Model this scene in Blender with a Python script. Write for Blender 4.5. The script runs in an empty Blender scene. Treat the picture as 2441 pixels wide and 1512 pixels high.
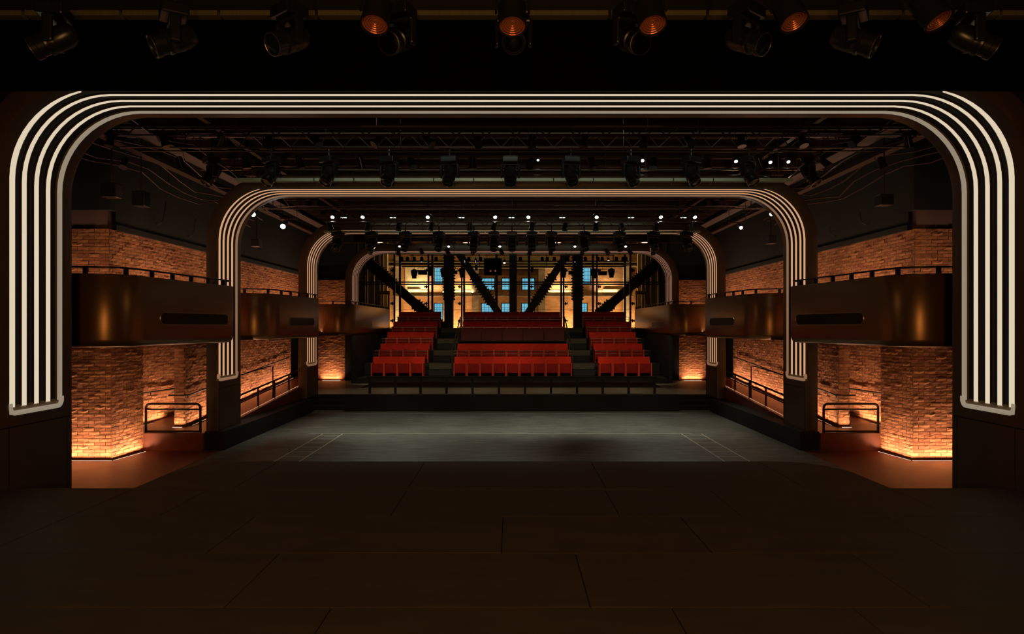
import bpy, math, random
from mathutils import Matrix, Vector
random.seed(7)
SC = bpy.context.scene
COL = SC.collection
PI = math.pi
F = 1627.0            # focal length in px of the 2441 px wide frame
EYE = 2.8             # camera height above the flat auditorium floor
def PX(px, D): return (px - 1221.0) * D / F
def PZ(py, D): return EYE + (778.0 - py) * D / F

# ------------------------------------------------------------------ camera
cam_d = bpy.data.cameras.new('camera'); cam = bpy.data.objects.new('camera', cam_d); COL.objects.link(cam)
cam.location = (0, 0, EYE); cam.rotation_euler = (PI/2, 0, 0)
cam_d.sensor_width = 36; cam_d.lens = 36 * F / 2441; cam_d.shift_y = 22 / 2441
cam_d.clip_start = 0.05; cam_d.clip_end = 300
SC.camera = cam
# ------------------------------------------------------------------ world (dusk sky, seen through the far windows)
w = bpy.data.worlds.new('world'); SC.world = w; w.use_nodes = True
wn = w.node_tree.nodes; wl = w.node_tree.links
wn['Background'].inputs[0].default_value = (0.115, 0.36, 0.52, 1)
wn['Background'].inputs[1].default_value = 1.65
# ------------------------------------------------------------------ view
vs = SC.view_settings
vs.view_transform = 'Standard'; vs.look = 'None'; vs.gamma = 1; vs.exposure = 0.0; vs.use_curve_mapping = False
SC.cycles.use_denoising = True
SC.cycles.max_bounces = 6; SC.cycles.diffuse_bounces = 3; SC.cycles.glossy_bounces = 3
SC.cycles.transmission_bounces = 4; SC.cycles.transparent_max_bounces = 12
SC.cycles.caustics_reflective = False; SC.cycles.caustics_refractive = False
SC.cycles.sample_clamp_indirect = 4.0

# ------------------------------------------------------------------ light dials
L_STRIP = 0.95      # warm wash strips along the brick
L_DOWN = 1.0       # white downlights in the rig
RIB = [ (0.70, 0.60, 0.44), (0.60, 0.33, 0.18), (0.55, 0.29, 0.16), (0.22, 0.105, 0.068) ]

def area_light(name, loc, target, sx, sy, power, color, spread=PI, shape='RECTANGLE', xdir=None):
    l = bpy.data.lights.new(name, 'AREA'); l.shape = shape; l.size = sx; l.size_y = sy
    l.energy = power; l.color = color; l.spread = spread
    o = bpy.data.objects.new(name, l); COL.objects.link(o)
    z = (Vector(loc) - Vector(target)).normalized()
    x = Vector(xdir).normalized() if xdir is not None else Vector((1, 0, 0))
    x = (x - z * x.dot(z)).normalized(); y = z.cross(x)
    m = Matrix((x, y, z)).transposed().to_4x4(); m.translation = Vector(loc)
    o.matrix_world = m
    return o
def spot_light(name, loc, target, power, color, angle=60, blend=0.6, r=0.05):
    l = bpy.data.lights.new(name, 'SPOT'); l.energy = power; l.color = color
    l.spot_size = math.radians(angle); l.spot_blend = blend; l.shadow_soft_size = r
    o = bpy.data.objects.new(name, l); COL.objects.link(o); o.location = loc
    d = Vector(target) - Vector(loc); o.rotation_euler = d.to_track_quat('-Z', 'Y').to_euler()
    return o
WARM = (1.0, 0.62, 0.38)
WHITE = (0.97, 1.0, 0.84)

# pools on the flat floor and the seats, from the rig lamps over them
def P3(px, py, D): return (PX(px, D), D, PZ(py, D))
MID_LAMPS = [(793,518,20),(865,518,20),(1020,518,20),(1181,518,20),(1260,518,20),(1423,518,20),(1576,518,20),(1657,518,20)]
for i, a in enumerate(MID_LAMPS):
    p = P3(*a); spot_light('house_light', (p[0], p[1], p[2]-0.12), (p[0]*0.85, 19.6 if i % 2 else 16.2, 0), 370*L_DOWN, WHITE, 62, 0.9)
for a in [(1532,383,16.5),(1755,385,16.5),(1880,386,16.5)]:
    p = P3(*a); spot_light('house_light', (p[0], p[1], p[2]-0.12), (p[0]*0.8, 15.0, 0), 240*L_DOWN, WHITE, 60, 0.9)
for x in (-4.8, -1.6, 1.6, 4.8):
    spot_light('seat_light', (x, 27.0, 6.0), (x, 32.6, 2.2), 60*L_DOWN, (1.0, 0.80, 0.58), 46, 0.8)
    spot_light('seat_light', (x, 24.2, 6.0), (x, 29.6, 1.2), 420*L_DOWN, (1.0, 0.80, 0.58), 50, 0.7)
for x in (-5.2, -2.6, 0, 2.6, 5.2):
    spot_light('platform_light', (x, 21.6, 5.9), (x*1.02, 23.5, 0.57), 60*L_DOWN, (1.0, 0.93, 0.72), 44, 0.5)

for s in (-1, 1):  # added fill on the dark balcony fronts, with no fixture behind it
    spot_light('balcony_fill', (-s*2.5, 10.9, 6.2), (s*6.5, 13.9, 3.05), 120, (1.0, 0.62, 0.30), 30, 1.0, 0.5)
    spot_light('balcony_fill', (-s*2.0, 17.2, 5.9), (s*6.4, 20.6, 3.0), 90, (1.0, 0.58, 0.30), 30, 1.0, 0.5)
    spot_light('balcony_fill', (-s*1.5, 24.0, 5.4), (s*6.4, 31.0, 3.0), 110, (1.0, 0.46, 0.24), 34, 1.0, 0.5)
spot_light('wall_wash', (1.5, 14.6, 6.2), (-8.45, 16.6, 4.2), 150, (1.0, 0.74, 0.42), 26, 0.5, 0.1)
# added cool fill without fixtures, brightens the trays above the arch headers
for D, zz, hw, pw in ((12.9, 6.9, 11, 7), (20.3, 6.75, 9, 4), (26.9, 6.7, 8, 1.5)):
    area_light('rig_fill', (0, D, zz), (0, D+2.6, 6.05), hw, 0.08, pw, (0.86, 1.0, 0.82), math.radians(60))
# tall warm lamp on the stage behind the photographer: the glint on the rounded balcony corners, the faint light on the deck
area_light('stage_lamp', (0, -2.4, 3.9), (0, 12, 2.9), 0.55, 4.6, 175, (1.0, 0.50, 0.17), math.radians(150))

# ------------------------------------------------------------------ mesh helpers
class MB:
    def __init__(s): s.v = []; s.f = []; s.m = []; s.t = None
    def quad(s, a, b, c, d, mi=0):
        n = len(s.v); s.v += [a, b, c, d]; s.f.append((n, n+1, n+2, n+3)); s.m.append(mi)
    def box(s, x0, y0, z0, x1, y1, z1, mi=0, M=None):
        n = len(s.v)
        p = [(x0,y0,z0),(x1,y0,z0),(x1,y1,z0),(x0,y1,z0),(x0,y0,z1),(x1,y0,z1),(x1,y1,z1),(x0,y1,z1)]
        if M is not None: p = [tuple(M @ Vector(q)) for q in p]
        s.v += p
        for f in ((0,3,2,1),(4,5,6,7),(0,1,5,4),(1,2,6,5),(2,3,7,6),(3,0,4,7)):
            s.f.append(tuple(n+i for i in f)); s.m.append(mi)
        return s
    def cbox(s, cx, cy, cz, sx, sy, sz, mi=0, M=None):
        return s.box(cx-sx/2, cy-sy/2, cz-sz/2, cx+sx/2, cy+sy/2, cz+sz/2, mi, M)
    def tube(s, pts, r, n=8, mi=0, cap=True, closed=False, sq=False):
        P = [Vector(p) for p in pts]; k = len(P); base = len(s.v); prev = None
        for i in range(k):
            if closed: t = (P[(i+1) % k] - P[i-1])
            else: t = (P[min(i+1, k-1)] - P[max(i-1, 0)])
            t.normalize()
            up = Vector((0, 0, 1)) if abs(t.z) < 0.95 else Vector((0, 1, 0))
            if prev is not None:
                a = prev - t * prev.dot(t)
                a = a.normalized() if a.length > 1e-6 else t.cross(up).normalized()
            else: a = t.cross(up).normalized()
            prev = a; b = t.cross(a)
            for j in range(n):
                th = 2*PI*(j+0.5)/n
                s.v.append(tuple(P[i] + a*math.cos(th)*r + b*math.sin(th)*r))
        rng = range(k if closed else k-1)
        for i in rng:
            i2 = (i+1) % k
            for j in range(n):
                j2 = (j+1) % n
                s.f.append((base+i*n+j, base+i*n+j2, base+i2*n+j2, base+i2*n+j)); s.m.append(mi)
        if cap and not closed:
            s.f.append(tuple(base+j for j in reversed(range(n)))); s.m.append(mi)
            s.f.append(tuple(base+(k-1)*n+j for j in range(n))); s.m.append(mi)
        return s
    def lathe(s, prof, n=20, M=None, mi=0):
        """prof: list of (r, z) revolved about Z"""
        base = len(s.v); k = len(prof)
        for r, z in prof:
            for j in range(n):
                th = 2*PI*j/n; p = Vector((r*math.cos(th), r*math.sin(th), z))
                s.v.append(tuple(M @ p) if M is not None else tuple(p))
        for i in range(k-1):
            for j in range(n):
                j2 = (j+1) % n
                s.f.append((base+i*n+j, base+i*n+j2, base+(i+1)*n+j2, base+(i+1)*n+j)); s.m.append(mi)
        s.f.append(tuple(base+j for j in reversed(range(n)))); s.m.append(mi)
        s.f.append(tuple(base+(k-1)*n+j for j in range(n))); s.m.append(mi)
        return s
    def prism(s, poly, z0, z1, mi=0, topmi=None):
        n = len(s.v); k = len(poly)
        s.v += [(x, y, z0) for x, y in poly] + [(x, y, z1) for x, y in poly]
        s.f.append(tuple(n+i for i in reversed(range(k)))); s.m.append(mi)
        s.f.append(tuple(n+k+i for i in range(k))); s.m.append(mi if topmi is None else topmi)
        for i in range(k):
            j = (i+1) % k
            s.f.append((n+i, n+j, n+k+j, n+k+i)); s.m.append(mi)
        return s
    def mesh(s, name, mats):
        me = bpy.data.meshes.new(name); me.from_pydata(s.v, [], s.f)
        for m in (mats if isinstance(mats, (list, tuple)) else [mats]): me.materials.append(m)
        if any(s.m): me.polygons.foreach_set('material_index', s.m)
        if s.t is not None:
            a = me.attributes.new('tint', 'FLOAT', 'FACE'); a.data.foreach_set('value', s.t)
        me.update(); return me
    def obj(s, name, mats, parent=None, bevel=0, smooth=False, segs=2, loc=None):
        return link(s.mesh(name, mats), name, parent, bevel, smooth, segs, loc)
def link(me, name, parent=None, bevel=0, smooth=False, segs=2, loc=None):
    o = bpy.data.objects.new(name, me); COL.objects.link(o)
    if parent is not None: o.parent = parent
    if loc is not None: o.location = loc
    if smooth:
        import bmesh
        bm = bmesh.new(); bm.from_mesh(me); bmesh.ops.recalc_face_normals(bm, faces=bm.faces)
        for f in bm.faces: f.smooth = True
        for e in bm.edges:
            if len(e.link_faces) == 2 and e.calc_face_angle(0) > math.radians(40): e.smooth = False
        bm.to_mesh(me); bm.free()
    if bevel:
        b = o.modifiers.new('bevel', 'BEVEL'); b.width = bevel; b.segments = segs; b.limit_method = 'ANGLE'; b.angle_limit = math.radians(50)
    return o
def thing(name, label, cat, loc=(0, 0, 0), rotz=0, group=None):
    o = bpy.data.objects.new(name, None); COL.objects.link(o); o.location = loc; o.rotation_euler = (0, 0, rotz)
    o.empty_display_size = 0.1
    return tag(o, label, cat, group)
def tag(o, label, cat, group=None):
    o['label'] = label; o['category'] = cat
    if group: o['group'] = group
    return o
def struct(o, label=None):
    o['kind'] = 'structure'
    if label: o['label'] = label
    return o
def copy_tree(o, parent=None):
    c = o.copy(); COL.objects.link(c); c.parent = parent
    for ch in list(o.children): copy_tree(ch, c)
    return c
ORD = ['first','second','third','fourth','fifth','sixth','seventh','eighth','ninth','tenth','eleventh','twelfth','thirteenth','fourteenth','fifteenth','sixteenth','seventeenth','eighteenth']

# ------------------------------------------------------------------ materials
def new_mat(name):
    m = bpy.data.materials.new(name); m.use_nodes = True
    nt = m.node_tree; return m, nt, nt.nodes, nt.links, nt.nodes['Principled BSDF']
def pbr(name, col, rough=0.5, metal=0.0, noise=0, nscale=8, bump=0, bscale=60, stretch=None, spec=0.5, dark=None):
    m, nt, N, L, b = new_mat(name)
    b.inputs['Base Color'].default_value = (*col, 1); b.inputs['Roughness'].default_value = rough
    b.inputs['Metallic'].default_value = metal; b.inputs['Specular IOR Level'].default_value = spec
    tc = N.new('ShaderNodeTexCoord'); mp = N.new('ShaderNodeMapping'); L.new(tc.outputs['Object'], mp.inputs[0])
    if stretch: mp.inputs['Scale'].default_value = stretch
    if noise:
        n = N.new('ShaderNodeTexNoise'); n.inputs['Scale'].default_value = nscale; n.inputs['Detail'].default_value = 8; n.inputs['Roughness'].default_value = 0.65
        L.new(mp.outputs[0], n.inputs['Vector'])
        r = N.new('ShaderNodeValToRGB'); r.color_ramp.elements[0].position = 0.32; r.color_ramp.elements[1].position = 0.7
        d = dark if dark else tuple(c*(1-noise) for c in col)
        r.color_ramp.elements[0].color = (*d, 1); r.color_ramp.elements[1].color = (*[min(1, c*(1+noise)) for c in col], 1)
        L.new(n.outputs['Fac'], r.inputs[0]); L.new(r.outputs[0], b.inputs['Base Color'])
        rm = N.new('ShaderNodeMapRange'); rm.inputs[3].default_value = max(0.05, rough-0.12); rm.inputs[4].default_value = min(1, rough+0.12)
        L.new(n.outputs['Fac'], rm.inputs[0]); L.new(rm.outputs[0], b.inputs['Roughness'])
    if bump:
        n2 = N.new('ShaderNodeTexNoise'); n2.inputs['Scale'].default_value = bscale; n2.inputs['Detail'].default_value = 5
        L.new(mp.outputs[0], n2.inputs['Vector'])
        bp = N.new('ShaderNodeBump'); bp.inputs['Strength'].default_value = bump; bp.inputs['Distance'].default_value = 0.01
        L.new(n2.outputs['Fac'], bp.inputs['Height']); L.new(bp.outputs[0], b.inputs['Normal'])
    return m
def emit(name, col, s=1.0):
    m, nt, N, L, b = new_mat(name)
    b.inputs['Base Color'].default_value = (*[c*0.6 for c in col], 1); b.inputs['Roughness'].default_value = 0.5
    b.inputs['Emission Color'].default_value = (*col, 1); b.inputs['Emission Strength'].default_value = s
    return m
def brick_mat(name, c0, c1, bump=0.6):
    m, nt, N, L, b = new_mat(name)
    at = N.new('ShaderNodeAttribute'); at.attribute_name = 'tint'
    r = N.new('ShaderNodeValToRGB'); r.color_ramp.elements[0].color = (*c0, 1); r.color_ramp.elements[1].color = (*c1, 1)
    L.new(at.outputs['Fac'], r.inputs[0])
    g = N.new('ShaderNodeNewGeometry')
    n = N.new('ShaderNodeTexNoise'); n.inputs['Scale'].default_value = 22; n.inputs['Detail'].default_value = 6; n.inputs['Roughness'].default_value = 0.7
    L.new(g.outputs['Position'], n.inputs['Vector'])
    mx = N.new('ShaderNodeMix'); mx.data_type = 'RGBA'; mx.blend_type = 'MULTIPLY'; mx.inputs[0].default_value = 0.55
    r2 = N.new('ShaderNodeValToRGB'); r2.color_ramp.elements[0].position = 0.3; r2.color_ramp.elements[0].color = (0.45, 0.4, 0.38, 1); r2.color_ramp.elements[1].position = 0.65; r2.color_ramp.elements[1].color = (1, 1, 1, 1)
    L.new(n.outputs['Fac'], r2.inputs[0]); L.new(r.outputs[0], mx.inputs[6]); L.new(r2.outputs[0], mx.inputs[7]); L.new(mx.outputs[2], b.inputs['Base Color'])
    b.inputs['Roughness'].default_value = 0.85
    bp = N.new('ShaderNodeBump'); bp.inputs['Strength'].default_value = bump; bp.inputs['Distance'].default_value = 0.012
    L.new(n.outputs['Fac'], bp.inputs['Height']); L.new(bp.outputs[0], b.inputs['Normal'])
    return m
M = {}
M['brick'] = brick_mat('rough_brick', (0.34, 0.115, 0.045), (0.58, 0.24, 0.10), 0.9)
M['mortar'] = pbr('mortar', (0.20, 0.10, 0.055), 0.95, noise=0.3)
M['portal'] = pbr('bronze_brown_paint', (0.080, 0.050, 0.022), 0.42, 0.1, noise=0.12, nscale=3, bump=0.05)
M['portal_dark'] = pbr('dark_groove_paint', (0.018, 0.013, 0.010), 0.6)
M['cream'] = pbr('cream_rib_paint', (0.42, 0.36, 0.28), 0.45)
M['ribback'] = pbr('shaded_rib_paint', (0.13, 0.10, 0.082), 0.5)  # rib cream darkened: shade of the far sides put into the colour
M['seam'] = pbr('panel_seam', (0.008, 0.006, 0.004), 0.9)
M['bronze'] = pbr('bronze_leather', (0.24, 0.125, 0.048), 0.30, 0.65, bump=0.03, bscale=200)
M['brass'] = pbr('brass_rim', (0.42, 0.32, 0.16), 0.35, 0.9)
M['slot_glass'] = pbr('green_black_glass', (0.006, 0.012, 0.006), 0.3, spec=0.25)
M['rail'] = pbr('dark_metal_rail', (0.035, 0.022, 0.015), 0.4, 0.6)
M['black'] = pbr('matt_black', (0.009, 0.009, 0.008), 0.8)
M['blackgloss'] = pbr('black_plastic', (0.014, 0.014, 0.014), 0.28)
M['velvet'] = pbr('black_velvet', (0.003, 0.003, 0.003), 1.0, spec=0.0)
M['wallblack'] = pbr('black_plaster', (0.009, 0.010, 0.008), 0.85, noise=0.2, nscale=1.5)
M['mauve'] = pbr('mauve_plaster', (0.16, 0.09, 0.085), 0.8)
M['floor'] = pbr('worn_grey_boards', (0.150, 0.150, 0.120), 0.55, noise=0.5, nscale=2.6, bump=0.5, bscale=18, stretch=(0.6, 3.0, 1), dark=(0.050, 0.050, 0.042))
M['redfloor'] = pbr('red_brown_floor', (0.17, 0.052, 0.027), 0.38, noise=0.2, nscale=3)
M['stage'] = pbr('dark_brown_stage_sheet', (0.085, 0.058, 0.026), 0.62, noise=0.30, nscale=1.6, bump=0.12, bscale=40, stretch=(0.6, 2, 1))
M['wood'] = pbr('lit_worn_boards', (0.45, 0.41, 0.29), 0.5, noise=0.35, nscale=4, stretch=(0.3, 9, 1))  # paleness raised in place of light falling on the boards
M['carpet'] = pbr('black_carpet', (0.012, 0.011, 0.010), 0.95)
M['tread'] = pbr('olive_tread', (0.045, 0.036, 0.014), 0.7, noise=0.3, nscale=6, stretch=(0.4, 4, 4))
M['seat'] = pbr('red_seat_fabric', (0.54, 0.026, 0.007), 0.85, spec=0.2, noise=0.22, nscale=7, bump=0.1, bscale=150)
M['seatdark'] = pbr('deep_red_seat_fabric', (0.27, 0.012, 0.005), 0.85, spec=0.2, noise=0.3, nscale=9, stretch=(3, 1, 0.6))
M['seatarm'] = pbr('arm_panel_fabric', (0.66, 0.065, 0.030), 0.7, spec=0.2)
M['beam'] = pbr('mauve_brown_beam', (0.075, 0.042, 0.038), 0.6, noise=0.3, nscale=5)
M['seatdeep'] = pbr('dark_red_panel', (0.10, 0.008, 0.005), 0.7)
M['railrow'] = pbr('rosy_metal_rail', (0.42, 0.27, 0.22), 0.35, 0.8)
M['tape'] = pbr('chalk_line', (0.75, 0.70, 0.55), 0.9)
M['steel'] = pbr('dark_steel', (0.007, 0.005, 0.003), 0.55, 0.2)
M['tray'] = pbr('grey_green_tray', (0.34, 0.40, 0.30), 0.5, 0.2)
M['truss'] = pbr('rusty_black_truss', (0.075, 0.040, 0.030), 0.42, 0.5)
M['ceil'] = pbr('dark_red_deck', (0.045, 0.022, 0.020), 0.7, noise=0.4, nscale=3, stretch=(1, 0.2, 1))
M['plaster'] = pbr('cream_plaster', (0.62, 0.50, 0.30), 0.85, noise=0.25, nscale=2)
M['concrete'] = pbr('old_concrete', (0.26, 0.19, 0.12), 0.9, noise=0.4, nscale=3)
M['olive'] = pbr('olive_plaster', (0.20, 0.17, 0.08), 0.8, noise=0.15, nscale=2, stretch=(8, 8, 0.2))
M['copper'] = pbr('copper_reflector', (0.85, 0.30, 0.12), 0.3, 0.6)
M['lamp'] = emit('white_lamp', (1.0, 1.0, 0.93), 9)
M['lampdim'] = emit('dim_lamp', (0.9, 0.92, 0.85), 1.6)
M['lampwarm'] = emit('warm_lamp', (1.0, 0.62, 0.3), 3)
M['led'] = emit('led_line', (1.0, 0.80, 0.62), 1.5)
M['lampwarm2'] = emit('kerb_line', (1.0, 0.5, 0.28), 0.8)
M['red_led'] = emit('red_led', (0.6, 0.12, 0.06), 0.5)
# brick of the far hall: too far for single bricks, texture only
def farbrick():
    m, nt, N, L, b = new_mat('far_brick')
    tc = N.new('ShaderNodeTexCoord'); mp = N.new('ShaderNodeMapping'); L.new(tc.outputs['Object'], mp.inputs[0])
    mp.inputs['Rotation'].default_value = (PI/2, 0, 0)
    br = N.new('ShaderNodeTexBrick'); br.inputs['Scale'].default_value = 1.0
    br.inputs['Brick Width'].default_value = 0.23; br.inputs['Row Height'].default_value = 0.08; br.inputs['Mortar Size'].default_value = 0.008
    br.inputs['Color1'].default_value = (0.52, 0.26, 0.11, 1); br.inputs['Color2'].default_value = (0.38, 0.16, 0.07, 1); br.inputs['Mortar'].default_value = (0.5, 0.36, 0.2, 1)
    L.new(mp.outputs[0], br.inputs['Vector'])
    n = N.new('ShaderNodeTexNoise'); n.inputs['Scale'].default_value = 1.1; n.inputs['Detail'].default_value = 6; L.new(tc.outputs['Object'], n.inputs['Vector'])
    r = N.new('ShaderNodeValToRGB'); r.color_ramp.elements[0].position = 0.4; r.color_ramp.elements[0].color = (0.6, 0.55, 0.5, 1); r.color_ramp.elements[1].position = 0.62; r.color_ramp.elements[1].color = (1, 1, 1, 1)
    L.new(n.outputs['Fac'], r.inputs[0])
    mx = N.new('ShaderNodeMix'); mx.data_type = 'RGBA'; mx.blend_type = 'MULTIPLY'; mx.inputs[0].default_value = 0.8
    L.new(br.outputs['Color'], mx.inputs[6]); L.new(r.outputs[0], mx.inputs[7]); L.new(mx.outputs[2], b.inputs['Base Color'])
    b.inputs['Roughness'].default_value = 0.9
    return m
M['farbrick'] = farbrick()
def glass(name, tint=(1, 1, 1), refl=0.05, ior=1.35):
    m, nt, N, L, b = new_mat(name)
    N.remove(b); t = N.new('ShaderNodeBsdfTransparent'); t.inputs[0].default_value = (*tint, 1)
    g = N.new('ShaderNodeBsdfGlossy'); g.inputs['Roughness'].default_value = refl
    mx = N.new('ShaderNodeMixShader'); fr = N.new('ShaderNodeFresnel'); fr.inputs[0].default_value = ior
    L.new(fr.outputs[0], mx.inputs[0]); L.new(t.outputs[0], mx.inputs[1]); L.new(g.outputs[0], mx.inputs[2])
    L.new(mx.outputs[0], N['Material Output'].inputs[0]); return m
M['wallglass'] = glass('wall_glass', (0.95, 0.96, 0.95), 0.35, 1.10)
M['glass'] = glass('clear_glass', (0.93, 0.95, 0.93))

# ================================================================== ROOM SHELL
ceil = struct(MB().box(-11, 8.9, 7.5, 11, 37.5, 7.8).obj('ceiling', M['ceil']))
for k in range(26):       # ribbed deck: each joist that crosses the hall overhead
    D = 11.2 + k*1.0
    MB().box(-9.6, D, 7.28, 9.6, D+0.12, 7.5).obj('joist', M['truss'], ceil)
struct(MB().box(-11, -4, 8.2, 11, 8.9, 8.5).obj('ceiling', M['wallblack']))
struct(MB().box(-11, 37.5, 9.4, 11, 48, 9.7).obj('ceiling', M['olive']))
struct(MB().box(-11, 37.3, 7.8, 11, 37.5, 9.4).obj('wall_back', M['wallblack']))
struct(MB().box(-11, -4.3, -0.3, 11, -4, 8.5).obj('wall_front', M['wallblack']))
for s, nm in ((-1, 'wall_left'), (1, 'wall_right')):
    xa, xb = sorted((s*11, s*11.3)); struct(MB().box(xa, -4.3, -0.3, xb, 48, 9.7).obj(nm, M['wallblack']))
floor = MB().box(-11, 8.0, -0.3, 11, 48, 0).obj('floor', M['floor']); struct(floor)

# ------------------------------------------------------------------ brick walls, real bricks
class Brick12:
    meshes = None
def brick_variants():
    out = []
    for k in range(14):
        rnd = random.Random(100+k); p = rnd.choice([0, 0.002, 0.005, 0.009, 0.013, 0.018])
        mb = MB(); L_, H_ = 0.226, 0.0665
        nx, nz = 3, 2                                       # split face so that it breaks unevenly
        n0 = 0; idx = {}
        for i in range(nx+1):
            for j in range(nz+1):
                edge = i in (0, nx) or j in (0, nz)
                y = -(p*(0.55 if edge else 1.0) + rnd.uniform(0, 0.007))
                jx = 0 if i in (0, nx) else rnd.uniform(-0.02, 0.02)
                jz = 0 if j in (0, nz) else rnd.uniform(-0.01, 0.01)
                idx[i, j] = len(mb.v); mb.v.append((L_*i/nx + jx, y, H_*j/nz + jz))
        for i in range(nx):
            for j in range(nz):
                mb.f.append((idx[i,j], idx[i+1,j], idx[i+1,j+1], idx[i,j+1])); mb.m.append(0)
        bk = {}
        for (i, j) in ((0,0),(nx,0),(nx,nz),(0,nz)):
            bk[i,j] = len(mb.v); mb.v.append((L_*i/nx, 0.03, H_*j/nz))
        def side(keys, a, b):
            fr = [idx[q] for q in keys]; mb.f.append(tuple([bk[a]] + [bk[b]] + list(reversed(fr)))); mb.m.append(0)
        side([(i,0) for i in range(nx+1)], (0,0), (nx,0)); side([(i,nz) for i in range(nx,-1,-1)], (nx,nz), (0,nz))
        side([(0,j) for j in range(nz,-1,-1)], (0,nz), (0,0)); side([(nx,j) for j in range(nz+1)], (nx,0), (nx,nz))
        out.append((mb, rnd.random()))
    return out
BV = brick_variants(); BM = {}
def brick_wall(name, p0, p1, z0, z1, singles=0, z0b=None, z1b=None, mat='brick', thick=0.25, label=None):
    """wall from p0 to p1 in plan, face towards the right-hand side of p0->p1 rotated -90 deg (local -y)."""
    a = Vector((p0[0], p0[1])); b = Vector((p1[0], p1[1])); L_ = (b-a).length; th = math.atan2(b.y-a.y, b.x-a.x)
    z0b = z0 if z0b is None else z0b; z1b = z1 if z1b is None else z1b
    mb = MB(); n = 0
    mb.v = [(0,0.004,z0),(L_,0.004,z0b),(L_,thick,z0b),(0,thick,z0),(0,0.004,z1),(L_,0.004,z1b),(L_,thick,z1b),(0,thick,z1)]
    for f in ((0,3,2,1),(4,5,6,7),(0,1,5,4),(1,2,6,5),(2,3,7,6),(3,0,4,7)): mb.f.append(f); mb.m.append(0)
    wall = mb.obj(name, M['mortar']); wall.location = (a.x, a.y, 0); wall.rotation_euler = (0, 0, th); struct(wall, label)
    PL, PH = 0.236, 0.075; rnd = random.Random(hash((round(a.x,2), round(a.y,2), round(z0,2))) & 0xffff)
    st = MB(); st.t = []; cnt = 0
    for r in range(int((max(z1,z1b)-min(z0,z0b))/PH)+1):
        z = min(z0, z0b) + r*PH
        x = -(r % 2)*PL/2
        while x < L_ - 0.01:
            xa, xb = max(x, 0), min(x+0.226, L_)
            t = (xa+xb)/2/L_; lo = z0+(z0b-z0)*t; hi = z1+(z1b-z1)*t
            if xb-xa > 0.03 and z > lo-0.01 and z+0.066 < hi+0.02:
                k = rnd.randrange(len(BV)); src, tint = BV[k]; sx = (xb-xa)/0.226
                if cnt < singles:
                    key = (k, mat)
                    if key not in BM:
                        m2 = MB(); m2.v = src.v; m2.f = src.f; m2.m = src.m; m2.t = [tint]*len(src.f); BM[key] = m2.mesh('brick', M[mat])
                    o = bpy.data.objects.new('brick', BM[key]); COL.objects.link(o); o.parent = wall
                    o.location = (xa, 0, z+0.004); o.scale = (sx, 1, 1); cnt += 1
                else:
                    n = len(st.v); st.v += [(xa+q[0]*sx, q[1], z+0.004+q[2]) for q in src.v]
                    st.f += [tuple(n+i for i in f) for f in src.f]; st.m += [0]*len(src.f); st.t += [rnd.random()]*len(src.f)
            x += PL
    if st.f:
        o = st.obj('brickwork', M[mat], wall); o['kind'] = 'stuff'
    return wall
def led_strip(p0, p1, z0, z1, n, power, spread=150, off=0.10, lean=0.16, label=None, glow=True):
    """slim wash light on the floor in front of a wall; n = unit vector away from the wall"""
    a = Vector((p0[0], p0[1], z0)) + Vector((n[0], n[1], 0))*off; b = Vector((p1[0], p1[1], z1)) + Vector((n[0], n[1], 0))*off
    d = (b-a); L_ = d.length; d.normalize(); nn = Vector((n[0], n[1], 0))
    if glow:
        r = thing('wash_light', label, 'light', tuple((a+b)/2), 0, 'warm wash lights along the brick')
        c = (a+b)/2; mb = MB()
        M3 = Matrix((d, nn, d.cross(nn)*1)).transposed().to_4x4()
        up = 1 if M3.to_3x3() @ Vector((0,0,1)) @ Vector((0,0,1)) > 0 else -1
        mb.box(-L_/2, -0.02, 0.0 if up > 0 else -0.014, L_/2, 0.02, 0.014 if up > 0 else 0, M=M3); mb.obj('housing', M['black'], r)
        mb = MB(); mb.box(-L_/2, 0.0201, 0.0 if up > 0 else -0.008, L_/2, 0.024, 0.008 if up > 0 else 0.0, M=M3); mb.obj('diffuser', M['led'] if L_ < 2 else M['lampwarm2'], r)
    c = (a+b)/2 + Vector((0, 0, 0.035))
    up_ = (Vector((0, 0, 1)) - d*d.z).normalized()
    area_light('wash', tuple(c), tuple(c + up_ - nn*lean), L_, 0.03, power*L_*L_STRIP, WARM, math.radians(spread), xdir=d)
    c2 = c + nn*0.28  # second wash, added out from the strip to carry light higher
    area_light('wash', tuple(c2), tuple(c2 + up_ - nn*0.42), L_, 0.05, 0.55*power*L_*L_STRIP, WARM, math.radians(110), xdir=d)

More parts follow.
